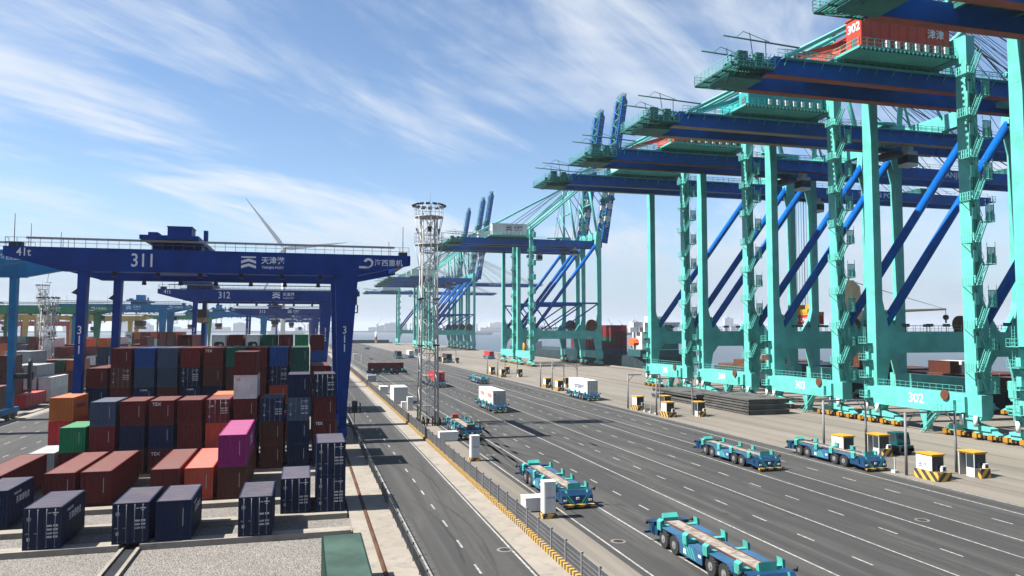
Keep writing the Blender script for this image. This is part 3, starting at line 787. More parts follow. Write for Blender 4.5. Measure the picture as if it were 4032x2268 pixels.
# container hanging from crane 305
# ================================================================== yard gantry cranes
def rmg(num, X, Y, mat, label, group, dz=0.0, dy=19.0, detail=True, logo=True, trolley=-22.0, drop=6.0, span=33.2, slim=False):
    """rail gantry: X right rail, Y front girder; girders along X"""
    t = thing('yard_gantry_crane', label, 'crane', (X, Y, 0), 0, group)
    L = -span; zb, zt = 23.1 + dz, 26.0 + dz
    for k, y in enumerate((0, dy)):
        g = MB().prism([(L + 3.2, zb), (1.9, zb), (9.2, zt - 1.35), (9.2, zt), (L - 8.6, zt), (L - 8.6, zt - 1.2), (L - 2.2, zb)][::1], 'y', y - 0.7, y + 0.7)
        g.box(L - 2, 1.8, y - 0.95, y + 0.95, zb - 0.12, zb - 0.003)
        g = g.build('girder', mat, t)
        r = MB().rail([(L - 8.4, y - 0.6, zt), (9.0, y - 0.6, zt)], 1.15, 1.3, 0.05)
        r.rail([(L - 8.4, y + 1.5 if k else y - 0.6, zt), (L - 8.4, y + 0.6, zt)], 1.15, 1.0, 0.05)
        r.build('railing', GREY, g)
        MB().box(L - 6.2, 7.0, y - 0.25, y + 0.25, zt + 1.05, zt + 1.3).build('cable_tray', GALV, g)
        for i in range(6): link('floodlight', LAMPM, g, (L + 4 + i * 5.2, y, zb - 0.12))
        an = MB().tube((L - 7.6, y, zt), (L - 7.6, y, zt + 4.2), 0.05, 5).tube((8.2, y, zt), (8.2, y, zt + 4.2), 0.05, 5).box(L - 8, L - 6.6, y - 0.5, y + 0.5, zt, zt + 0.6).box(7.6, 8.8, y - 0.5, y + 0.5, zt, zt + 0.5)
        an.build('wind_masts', DGREY, g)
        if k == 0 and logo:
            yy = -0.712
            lettering(num, LETT, g, (L + 7.5, yy, zb + 1.35), '-y', 2.45, 0.02, 0.82)
            lettering('41t', LETT, g, (L - 6.3, yy, zt - 0.75), '-y', 1.45, 0.015, 0.85)
            port_mark(g, (L + 19.6, yy, zb + 0.65), '-y', 1.9, LETT)
            lettering('海西重机', LETT, g, (6.1, yy, zt - 1.15), '-y', 1.0, 0.01)
            sw = MB(); n = 14
            for i in range(n):
                a0, a1 = R(-120 + i * 20), R(-120 + (i + 1) * 20); w0, w1 = 0.14 + 0.012 * i, 0.14 + 0.012 * (i + 1)
                sw._add([((0.62 - w0) * math.cos(a0), (0.62 - w0) * math.sin(a0), 0), ((0.62 + w0 * .3) * math.cos(a0), (0.62 + w0 * .3) * math.sin(a0), 0), ((0.62 + w1 * .3) * math.cos(a1), (0.62 + w1 * .3) * math.sin(a1), 0), ((0.62 - w1) * math.cos(a1), (0.62 - w1) * math.sin(a1), 0)], [(0, 1, 2, 3)])
            sw._add([(-1.3, -0.75, 0), (0.1, -0.75, 0), (0.1, -0.45, 0), (-1.3, -0.45, 0)], [(0, 1, 2, 3)])
            sw.build('maker_emblem', LETT, g, (3.3, yy, zt - 1.15), ROT['-y'])
    # end ties between the girders
    for x in (8.5, L - 7.9): MB().box(x - 0.4, x + 0.4, 0.7, dy - 0.7, zt - 1.2, zt - 0.2).build('end_tie', mat, t)
    for y in (0, dy):
        lg = MB().tower([(2.0, -0.45, 0.45, y - 0.6, y + 0.6), (zb - 0.12, -0.55, 0.55, y - 0.75, y + 0.75)] if slim else [(2.0, -0.5, 0.55, y - 0.55, y + 0.55), (5, -0.6, 0.6, y - 0.6, y + 0.6), (21.0, -1.15, 1.75, y - 0.7, y + 0.7), (zb - 0.12, -1.2, 1.9, y - 0.75, y + 0.75)]).build('leg', mat, t)
        ll = MB().tower([(2.0, L - 0.45, L + 0.45, y - 0.6, y + 0.6), (zb - 0.12, L - 0.1, L + 1.0, y - 0.75, y + 0.75)]).build('leg', mat, t)
        if y == 0 and logo:
            for i, ch in enumerate(num):
                lettering(ch, LETT, lg, (0.15, -0.72, 15.4 - i * 1.25), '-y', 1.5, 0.012, 0.8)
                lettering(ch, LETT, ll, (L + 0.3, -0.72, 15.4 - i * 1.25), '-y', 1.5, 0.012, 0.8)
        MB().prism([(L - 0.9, 20.2), (L - 0.1, 20.9), (L - 0.1, 19.9)], 'y', y - 0.3, y + 0.3).build('lamp_bracket', DGREY, ll)
    for x in (0, L):
        sb = MB().box(x - 0.55, x + 0.55, -2.6, dy + 2.6, 1.15, 2.05).build('sill_beam', mat, t)
        b = MB()
        for y in (-1.4, 1.2, dy - 1.2, dy + 1.4):
            b.box(x - 0.4, x + 0.4, y - 1.0, y + 1.0, 0.35, 1.14)
            for w_ in (-0.55, 0.55): b.disc((x, y + w_, 0.4), (1, 0, 0), 0.31, 0.3, 12)
        b.build('bogies', DGREY, sb)
    if detail and not slim:
        m = MB().box(0.9, 2.4, -1.1, 0.8, 4.0, 4.1).rail([(0.9, -1.1, 4.1), (2.4, -1.1, 4.1), (2.4, 0.8, 4.1)], 1.2, 0.7, 0.05)
        m.tube((1.6, -0.5, 0.2), (1.6, -0.5, 4.0), 0.05, 5).box(1.3, 2.0, -0.8, 0.2, 4.1, 5.6).tube((0.4, -0.7, 2.4), (2.2, -0.9, 1.7), 0.09, 6)
        m.build('access_platform', DGREY, t)
        m = MB().box(1.5, 3.1, dy - 1.6, dy + 0.6, 18.2, 18.35).rail([(1.5, dy - 1.6, 18.3), (3.1, dy - 1.6, 18.3), (3.1, dy + 0.6, 18.3)], 1.2, 0.8, 0.06).box(1.9, 3.0, dy - 1.2, dy + 0.4, 19.6, 21.3)
        m.build('electric_cabin', DGREY, t)
    # trolley
    x = trolley
    tr = MB().box(x - 3.6, x + 3.6, -0.9, dy + 0.9, zt + 1.35, zt + 1.9).box(x - 1.6, x + 1.6, dy * 0.4, dy * 0.4 + 4, zt + 1.9, zt + 4.1).box(x - 1.7, x + 1.7, dy * 0.4 - .1, dy * 0.4 + 4.1, zt + 4.1, zt + 4.2)
    tr.box(x - 2.9, x - 1.7, 1, 3.5, zt + 1.9, zt + 2.5).box(x + 4.0, x + 4.5, 1, 2, zt + 1.5, zt + 2.9).box(x - 3.2, x + 3.2, dy * 0.3, dy * 0.7, zb + 0.4, zt + 1.35)
    tr = tr.build('trolley', mat, t)
    zs = zb - drop
    sp = MB().box(x - 1.2, x + 1.2, dy * .5 - 6.0, dy * .5 + 6.0, zs, zs + 0.5).box(x - 1.3, x + 1.3, dy * .5 - 2.4, dy * .5 + 2.4, zs + 0.5, zs + 1.1)
    for a in (-6.0, 6.0): sp.box(x - 1.3, x + 1.3, dy * .5 + a - 0.3, dy * .5 + a + 0.3, zs - 0.35, zs + 0.3)
    sp.build('spreader', TANP, t)
    MB().box(x - 1.7, x + 1.7, dy * .5 - 3.2, dy * .5 + 3.2, zs + 1.1, zs + 3.2).build('head_block', DGREY, t)
    m = MB()
    for a in (-1.4, 1.4):
        for b in (-3, -1, 1, 3): m.tube((x + a, dy * .5 + b, zs + 3), (x + a * 0.8, dy * .5 + b * 0.8, zt + 1.4), 0.06, 4)
    m.build('hoist_ropes', ROPE, t)
    return t
GR = 'rail mounted yard gantry cranes'
r311 = rmg('311', 5.2, 109.0, NAVY, 'navy blue yard gantry numbered 311 spanning the container stacks', GR, trolley=-22.6, drop=-2.0)
rmg('312', 5.2, 213.0, NAVY, 'navy blue yard gantry numbered 312, seen under gantry 311', GR, trolley=-32.5, drop=5.4)
rmg('313', 5.2, 400.0, NAVY, 'navy blue yard gantry numbered 313, third of the navy row', GR, trolley=-20, drop=6)
rmg('', 5.2, 530.0, NAVY, 'distant navy blue yard gantry between gantry 313 and the last one', GR, trolley=-14, drop=6, detail=False)
rmg('', 5.2, 800.0, NAVY, 'last and smallest navy blue yard gantry of the row', GR, trolley=-10, drop=8, detail=False)
lb = rmg('', -48.9, 131.5, LBLUE, 'light blue yard gantry beside the west road with a dark cable reel', GR, dz=1.6, trolley=-25, drop=2, slim=True)
MB().disc((2.3, 21.0, 7.4), (1, 0.25, 0), 3.0, 0.5, 30).disc((2.6, 21.0, 7.4), (1, 0.25, 0), 0.7, 0.5, 12).box(0.2, 2.3, 18.9, 21.4, 7.0, 7.8).build('cable_reel', DGREY, lb)
rmg('', -57.5, 345.0, LBLUE, 'light blue yard gantry with a lit white beam top behind gantry 312', GR, trolley=-10, drop=7)
rmg('', -24.0, 470.0, LBLUE, 'light blue yard gantry partly hidden by gantry 313', GR, trolley=-25, drop=7, detail=False, logo=False)
rmg('', -83.0, 330.0, GREENP, 'green yard gantry towering over the west stacks', GR, dz=-1.2, trolley=-38, drop=5)
rmg('', -70.0, 600.0, GREENP, 'distant green yard gantry framed below the light blue gantry', GR, trolley=-12, drop=7, detail=False, logo=False)
rmg('', -150.0, 480.0, YELP, 'yellow yard gantry glimpsed behind the green gantry', GR, dz=-2, trolley=-12, drop=7, detail=False, logo=False)
rmg('', -105.0, 520.0, YELP, 'yellow yard gantry beside the light blue gantry legs', GR, dz=-2, trolley=-22, drop=7, detail=False, logo=False)
rmg('', -150.0, 560.0, REDP, 'red yard gantry framed between the green gantry legs', GR, dz=-5, trolley=-12, drop=7, detail=False, logo=False)
rmg('', -215.0, 560.0, REDP, 'red yard gantry at the outer west edge of the yard', GR, dz=-5, trolley=-12, drop=7, detail=False, logo=False)
# ================================================================== containers
def container_mats():
    def make(name, dust, rough):
        t = NT(name)
        oi = t.n.new('ShaderNodeObjectInfo')
        n1 = t.noise(0.5, 4, 0.6, coord='World'); n2 = t.noise(1.6, 5, 0.7, (1.2, 1.2, 0.1), coord='World')
        n3 = t.noise(4, 5, 0.7, coord='World')
        c = t.mix(t.ramp(n1, 0.3, 0.7, 0, 0.5), oi.outputs['Color'], t.mix(0.45, oi.outputs['Color'], (0.02, 0.018, 0.018, 1)))
        c = t.mix(t.ramp(n2, 0.55, 0.78, 0, 0.35), c, (0.06, 0.03, 0.02, 1))
        if dust:
            hv = t.n.new('ShaderNodeHueSaturation'); hv.inputs['Value'].default_value = 1.35; hv.inputs['Saturation'].default_value = 0.92; t.l.new(c, hv.inputs['Color']); c = hv.outputs['Color']
            c = t.mix(t.ramp(n1, 0.25, 0.8, dust * 0.75, dust * 1.15), c, (0.20, 0.165, 0.150, 1))
            c = t.mix(t.ramp(n3, 0.55, 0.8, 0, 0.2), c, (0.07, 0.045, 0.035, 1))
        t.color(c); t.b.inputs['Specular IOR Level'].default_value = 0.1; return t.set(Roughness=rough)
    return make('container paint', 0, 0.5), make('container roof', 0.33, 0.65)
CPAINT, CROOF = container_mats()
SEAL = flat('door seal', (0.02, 0.02, 0.02, 1), 0.7)
CW, L20, L40, HS, HH = 2.438, 6.058, 12.192, 2.591, 2.896
COLS = {'maroon': (0.098, 0.016, 0.014, 1), 'dark red': (0.14, 0.016, 0.018, 1), 'brown': (0.085, 0.028, 0.018, 1), 'navy': (0.0075, 0.0155, 0.047, 1), 'blue': (0.014, 0.055, 0.20, 1),
        'slate blue': (0.038, 0.062, 0.10, 1), 'green': (0.012, 0.19, 0.075, 1), 'dull green': (0.004, 0.020, 0.013, 1), 'dark green': (0.014, 0.085, 0.060, 1), 'orange': (0.42, 0.105, 0.025, 1), 'coral red': (0.36, 0.060, 0.035, 1),
        'red': (0.40, 0.025, 0.03, 1), 'magenta': (0.28, 0.018, 0.145, 1), 'white': (0.55, 0.54, 0.52, 1), 'grey': (0.26, 0.28, 0.29, 1), 'black': (0.03, 0.035, 0.04, 1)}
def corr(m, P, L, z0, z1, n, depth, flipz=1):
    """corrugated wall: P(s, d, z) maps run, depth, height to a point"""
    pit = L / n; prof = []
    for i in range(n):
        s = i * pit; prof += [(s, 0), (s + pit * 0.28, 0), (s + pit * 0.5, depth), (s + pit * 0.78, depth)]
    prof.append((L, 0)); vs = []
    for s, d in prof: vs += [P(s, d, z0), P(s, d, z1)]
    m._add(vs, [(2 * i, 2 * i + 2, 2 * i + 3, 2 * i + 1) for i in range(len(prof) - 1)])
CM = {}
def container_meshes(L, H, end, simple):
    k = (L, H, end, simple)
    if k in CM: return CM[k]
    w = CW / 2; b = MB(); f = 0.09
    ns = 6 if simple else (20 if L < 7 else 40); ne = 4 if simple else 9
    corr(b, lambda s, d, z: (w - 0.03 - d, f + s, z), L - 2 * f, 0.16, H - 0.1, ns, 0.036)
    corr(b, lambda s, d, z: (-w + 0.03 + d, L - f - s, z), L - 2 * f, 0.16, H - 0.1, ns, 0.036)
    corr(b, lambda s, d, z: (w - f - s, L - 0.03 - d, z), CW - 2 * f, 0.16, H - 0.1, ne, 0.045)
    if end == 'wall': corr(b, lambda s, d, z: (-w + f + s, 0.03 + d, z), CW - 2 * f, 0.2, H - 0.12, ne, 0.05)
    for x in (-w, w - f):
        for y in (0, L - f): b.box(x, x + f, y, y + f, 0, H - 0.006)
    for x in (-w, w - f):
        b.box(x, x + f, f, L - f, 0.0, 0.17); b.box(x, x + f, f, L - f, H - 0.11, H - 0.006)
    for y in (0, L - f):
        b.box(-w + f, w - f, y, y + f, 0.0, 0.2); b.box(-w + f, w - f, y, y + f, H - 0.13, H - 0.006)
    b.box(-w + f, w - f, f, L - f, 0.1, 0.15)
    if end != 'wall' and simple: b.box(-w + f, w - f, 0.02, 0.05, 0.2, H - 0.13)
    body = b.mesh('container_body', CPAINT)
    r = MB(); r.box(-w + 0.05, w - 0.05, 0.06, L - 0.06, H - 0.05, H - 0.018)
    if not simple:
        n = 9 if L < 7 else 18
        for i in range(n): y = 0.3 + i * (L - 0.6) / n; r.box(-w + 0.12, w - 0.12, y, y + 0.3, H - 0.018, H - 0.008)
    roof = r.mesh('roof_panel', CROOF)
    door = rod = None
    if end == 'door':
        d = MB().box(0.012, w - f - 0.01, 0.02, 0.06, 0.21, H - 0.14)
        for i in range(4):
            z = 0.32 + i * (H - 0.6) / 4; d.box(0.08, w - f - 0.08, 0.004, 0.02, z + 0.12, z + (H - 0.6) / 4 - 0.1)
        door = d.mesh('door', CPAINT)
        q = MB()
        q.tube((0, -0.02, 0.12), (0, -0.02, H - 0.08), 0.022, 6).box(-0.05, 0.05, -0.03, 0.0, 0.1, 0.2).box(-0.05, 0.05, -0.03, 0.0, H - 0.2, H - 0.1).box(-0.04, 0.22, -0.05, -0.02, 1.1, 1.16)
        rod = q.mesh('lock_rod', POLEG)
    CM[k] = (body, roof, door, rod); return CM[k]
reef_unit = None
def reefer_unit(H):
    u = MB().box(-1.0, 1.0, -0.01, 0.03, 0.3, H - 0.25)
    u.m = 1; u.prism([(-0.85, 0.45), (0.85, 0.45), (0.85, 1.3), (0.6, 1.65), (-0.6, 1.65), (-0.85, 1.3)], 'y', -0.02, -0.011)
    u.m = 2; u.disc((0.25, -0.03, 1.0), (0, 1, 0), 0.3, 0.02, 14).box(-0.7, -0.2, -0.05, -0.02, 0.55, 0.9)
    return u.mesh('cooling_unit', [WHITE, BLACK, GALV])
CLABELS = {}
NCONT = 0
def container(colour, X, Y, Z, L=L20, H=HS, end='wall', label=None, simple=False, marks=None, rz=0.0, group=None):
    """X left edge, Y front face, Z underside"""
    global NCONT; NCONT += 1
    c = COLS[colour]; j = random.Random(NCONT * 13 + 5); k = j.uniform(0.82, 1.15)
    col = tuple(min(1, v * k) for v in c[:3]) + (1,)
    meshes = container_meshes(L, H, 'door' if end == 'door' else 'wall', simple)
    if rz: loc = (X, Y, Z)
    else: loc = (X + CW / 2 + j.uniform(-0.03, 0.03), Y + j.uniform(-0.04, 0.04), Z)
    o = link('shipping_container', meshes[0], None, loc, (0, 0, rz), col)
    tag(o, label, 'container', group)
    link('roof_panel', meshes[1], o, color=col)
    if end == 'door' and meshes[2]:
        for s in (1, -1):
            d = link('door', meshes[2], o, color=col); d.scale.x = s
            if not simple:
                for x in (0.28, 0.82):
                    r = link('lock_rod', meshes[3], d, (x, 0, 0))
        if not simple:
            m = MB()
            for i in range(4): m.box(0.30, 0.62, -0.005, 0.0, 1.55 - i * 0.26, 1.68 - i * 0.26).box(0.70, 1.0, -0.005, 0.0, 1.55 - i * 0.26, 1.70 - i * 0.26) if (i + NCONT) % 5 else None
            m.box(0.34, 0.55, -0.005, 0.0, H - 0.42, H - 0.36).box(0.62, 1.02, -0.005, 0.0, H - 0.42, H - 0.34).box(0.72, 0.9, -0.005, 0, H - 0.56, H - 0.5)
            m.box(-0.95, -0.76, -0.005, 0.0, 0.62, 0.86)
            m.build('stencil_marks', GALV, o)['kind'] = 'stuff'
            MB().disc((-0.85, -0.006, H - 0.75), (0, 1, 0), 0.16, 0.008, 18).build('round_emblem', POLEG, o)
    if end == 'reefer':
        u = CM.setdefault(('reefer', H), None) or CM.__setitem__(('reefer', H), reefer_unit(H)) or CM[('reefer', H)]
        link('cooling_unit', u, o)
    if end == 'wall' and not simple and j.random() < 0.6:
        MB().box(0.62, 0.66, 0.012, 0.03, H * 0.35, H * 0.8).build('placard_strip', GALV, o)
    for mk in (marks or ()):
        s, mat, face, (x, y, z), size = mk
        lettering(s, mat, o, (x, y, z), face, size, 0.006)
    return o
TIER = ['bottom', 'second', 'third', 'fourth', 'fifth']
HID = MB(); HID_COLS = ['maroon', 'brown', 'navy', 'grey', 'dark red', 'blue', 'slate blue', 'dark green']
def stack(cols, X, Y, where, L=L20, H=HS, z0=0.03, simple=False, group=None, marks=None, hide=0):
    """cols: bottom to top, 'colour' or 'colour/end'"""
    H_ = H
    for i, c in enumerate(cols):
        if c is None: continue
        colour, _, end = c.partition('/')
        if i < hide:
            HID.m = HID_COLS.index(colour) if colour in HID_COLS else 0
            HID.box(X, X + CW, Y, Y + L, z0 + i * (H_ + 0.012), z0 + i * (H_ + 0.012) + H_ - 0.01); continue
        nb = len(cols)
        below = cols[i - 1].partition('/')[0] if i and cols[i - 1] else None
        above = cols[i + 1].partition('/')[0] if i + 1 < nb and cols[i + 1] else None
        lt = ' lettered' if any(q[2] == '-y' for q in (marks or {}).get(i, ())) else ''
        kind = lt + {'door': ' door-end', 'reefer': ' reefer'}.get(end, '')
        lab = colour + kind + ' container '
        if nb == 1: lab += 'standing singly '
        elif not above: lab += 'on a %s one ' % below
        elif not below: lab += 'under a %s one ' % above
        else: lab += 'over %s, under %s ' % (below, above)
        lab += where
        container(colour, X, Y, z0 + i * (H_ + 0.012), L, H_, end or 'wall', lab, simple, (marks or {}).get(i), group=group or 'shipping containers stacked in the yard')
cx = lambda c: 1.10 - 2.86 * c
# near rows on the gravel
NAVYMARK = lambda L: [('天津港物流', LETT, '+x', (CW / 2 + 0.004, L * 0.55, 1.75), 0.62), ('TIANJIN PORT', LETT, '+x', (CW / 2 + 0.004, L * 0.35, 2.35), 0.26)]
W1 = 'on gravel beside its door-end twin'
stack(['navy/door'], cx(7), 61.4, 'on gravel, farthest from the crane rail', L20, HH, marks={0: NAVYMARK(L20)})
stack(['navy/door'], cx(5), 61.4, 'on gravel, touching its plain-ended twin', L20, HH)
stack(['navy'], cx(4), 61.4, W1, L20, HH, marks={0: NAVYMARK(L20)})
stack(['navy/door'], cx(2), 61.25, 'on gravel near the green container roof', L20, HH)
stack(['navy/door'], cx(1), 67.8, 'beside the navy pair by the rail', L20, HH)
stack(['navy/door', 'navy/door'], cx(0), 67.7, 'right by the crane rail', L20, HH)
stack(['navy'], cx(9), 68.6, 'at the west edge before the maroon row', L20, HH, marks={0: NAVYMARK(L20)})
W2 = 'in the long second row'
stack(['maroon'], cx(10), 75.6, 'beside the west road', L40, HH)
stack(['maroon'], cx(8), 75.6, 'in the second row, west of its pair', L40, HH)
stack(['maroon'], cx(7), 75.6, 'in the second row, east of its pair', L40, HH)
stack(['maroon'], cx(5), 75.4, 'beside the coral red one', L40, HH)
stack(['coral red'], cx(4), 75.3, W2, L40, HH)
stack(['brown', 'magenta'], cx(3), 75.0, W2, L40, HH, marks={1: [('ONE', LETT, '+x', (CW / 2 + 0.004, 7.0, 1.5), 1.5)]})
W3 = 'in the third row'
stack(['maroon', 'green'], cx(9), 90.0, W3)
stack(['maroon', 'dark red', 'slate blue'], cx(8), 90.0, W3)
stack(['brown', 'navy', 'maroon'], cx(7), 90.0, W3)
stack(['maroon', 'navy', 'maroon'], cx(6), 90.0, W3, marks={0: [('TEX', LETT, '-y', (-0.5, 0.02, 2.1), 0.5)], 2: [('TEX', LETT, '-y', (-0.5, 0.02, 2.2), 0.5)]})
stack(['navy', 'maroon', 'maroon'], cx(5), 90.0, W3)
stack(['maroon', 'coral red', 'maroon/door'], cx(4), 90.0, W3, marks={2: [('tex', LETT, '-y', (-0.7, -0.01, 1.9), 0.4)]})
stack(['dark red', 'navy', 'maroon', 'white', 'maroon'], cx(3), 90.0, W3, marks={3: [('H', RLETT, '-y', (-0.75, 0.01, 2.1), 0.55)]})
stack(['brown', 'brown', 'navy/door'], cx(2), 90.0, W3)
stack(['navy', 'navy', 'slate blue/door', 'navy'], cx(1), 90.0, W3)
stack(['navy', 'maroon', 'maroon', 'navy/door'], cx(0), 90.0, W3, marks={1: [('TEX', LETT, '-y', (-0.6, 0.01, 2.2), 0.45)]})
stack(['grey'], cx(10), 90.2, W3)
W4 = 'just behind the third row'
stack(['maroon', 'red', 'orange'], cx(10) - 0.05, 96.7, W4, marks={2: [('Textainer', NLETT, '+x', (CW / 2 + 0.004, 2.9, 1.55), 1.0)]})
stack(['navy', 'brown', 'orange'], cx(4), 96.4, W4)
for c_, st in ((9, ['navy']), (8, ['navy', 'brown']), (7, ['maroon', 'navy']), (6, ['brown', 'maroon']), (5, ['navy', 'maroon']), (2, ['maroon', 'maroon']), (1, ['navy', 'brown', 'maroon']), (0, ['navy', 'navy', 'brown'])):
    stack(st, cx(c_), 96.4, W4, hide=len(st) - 1)
W5 = 'in the five-high wall of boxes'
D = {10: ['maroon', 'brown', 'navy', 'maroon'], 9: ['brown', 'maroon', 'maroon', 'brown/door', 'maroon'], 8: ['navy', 'maroon', 'navy', 'slate blue', 'blue'],
     7: ['maroon', 'navy', 'brown', 'slate blue', 'slate blue'], 6: ['navy', 'brown', 'navy', 'navy/door', 'dark red'], 5: ['maroon', 'maroon', 'navy', 'brown', 'maroon'],
     4: ['navy', 'maroon', 'brown', 'brown', 'dark green'], 3: ['brown', 'navy', 'maroon', 'maroon', 'dark red'], 2: ['maroon', 'navy', 'coral red', 'navy/door', 'blue'],
     1: ['navy', 'brown', 'maroon', 'dark green', 'dark green'], 0: ['brown', 'navy', 'brown', 'maroon']}
for c_, st in D.items(): stack(st, cx(c_), 111.2, W5, L40, hide=2, marks={4: [('TEX', LETT, '-y', (-0.6, 0.01, 2.15), 0.5)]} if c_ == 5 else ({2: [('C·MAR', LETT, '-y', (0, 0.01, 2.2), 0.3)]} if c_ in (6, 8) else None))
W6 = 'behind the five-high wall'
Ed = {1: ['navy', 'maroon', 'brown', 'navy', 'green'], 2: ['navy', 'maroon', 'navy', 'brown', 'maroon'], 3: ['maroon', 'navy', 'maroon', 'navy', 'dark green'], 4: ['navy', 'navy', 'maroon', 'maroon', 'white/reefer'],
      5: ['maroon', 'navy', 'navy', 'brown', 'maroon'], 6: ['maroon', 'brown', 'navy', 'maroon', 'white/reefer'], 7: ['maroon', 'navy', 'navy', 'white'], 8: ['brown', 'maroon', 'navy', 'maroon', 'maroon'], 0: ['navy', 'navy', 'brown', 'blue', 'maroon']}
for c_, st in Ed.items(): stack(st, cx(c_), 146.5, W6, L40, HH, hide=3)
W7 = 'in the far tall wall'
Fd = {10: ['maroon', 'navy', 'orange'], 9: ['maroon', 'navy', 'navy', 'white/reefer', 'white/reefer'], 8: ['navy', 'brown', 'maroon', 'brown', 'orange'], 7: ['navy', 'brown', 'maroon', 'magenta', 'maroon'], 6: ['navy', 'brown', 'maroon', 'white', 'coral red'],
      5: ['navy', 'brown', 'maroon', 'maroon', 'maroon'], 4: ['navy', 'brown', 'maroon', 'brown', 'maroon'], 3: ['navy', 'brown', 'maroon', 'maroon', 'coral red'], 2: ['navy', 'brown', 'navy', 'maroon', 'brown'], 1: ['navy', 'brown', 'navy', 'maroon'], 0: ['navy', 'brown', 'maroon']}
for c_, st in Fd.items(): stack(st, -73.4 + 3.15 * (10 - c_), 340, W7, L40, HH, simple=True, hide=2) if c_ > 2 else None
# west block across the road
rw = random.Random(21)
POOL = ['maroon', 'brown', 'red', 'navy', 'dark green', 'grey', 'white', 'maroon', 'dark red', 'slate blue', 'maroon', 'orange']
xw = lambda j: -55.2 - 2.86 * j
W8 = 'in the west block'
wb = [(157, 0, ['brown', 'brown'], L20), (157, 1, ['navy', 'magenta'], L20), (157, 2, ['dark green'], L40), (157, 3, ['grey', 'magenta'], L40), (171, 0, ['red'], L40), (171, 1, ['maroon', 'maroon', 'brown', 'brown'], L20), (171, 3, ['navy', 'white', 'white'], L40), (171, 4, ['blue', 'blue', 'red'], L40),
      (186, 0, ['white', 'white'], L40), (186, 2, ['white', 'white', 'grey'], L40), (186, 1, ['maroon', 'white', 'grey'], L40), (200, 3, ['grey', 'white', 'grey', 'grey'], L40), (200, 4, ['maroon', 'navy', 'grey', 'grey'], L40)]
for y, j_, st, L in wb: stack(st, xw(j_), y, W8, L, HS, simple=True)
for y, js in ((216, range(1, 5)), (246, range(0, 7)), (290, range(0, 14))):
    for j_ in js:
        n = rw.choice((3, 4, 4, 5)) if y > 220 else 3
        stack([rw.choice(POOL) for _ in range(n)], xw(j_), y, W8, L40, HS, simple=True, hide=2)
W9 = 'below the green gantry'
for j_ in range(0, 12):
    stack([rw.choice(POOL) for _ in range(rw.choice((4, 5, 5)))], -97 - 2.86 * j_, 330, W9, L40, HS, z0=-0.09, simple=True, hide=2)
hid = HID.build('stacked_containers', [paint('hidden %s' % c, COLS[c], 0.5) for c in HID_COLS]); hid['kind'] = 'stuff'
hid['label'] = 'lower tiers of the container stacks hidden behind nearer rows'; hid['category'] = 'containers'
# green box whose roof shows beside the rail
gb = container('dull green', 1.22, 37.95, -0.2, L40, HS + 0.2, 'wall', 'dull green container with flat stained roof beside the crane rail', True, marks=None, group='shipping containers stacked in the yard')

gr = KIDS[gb.name][0]; gr.data = gr.data.copy(); gr.data.materials[0] = paint('stained green roof', (0.036, 0.064, 0.050, 1), 0.6, 0.35, 0.5, dirtcol=(0.03, 0.055, 0.042, 1))
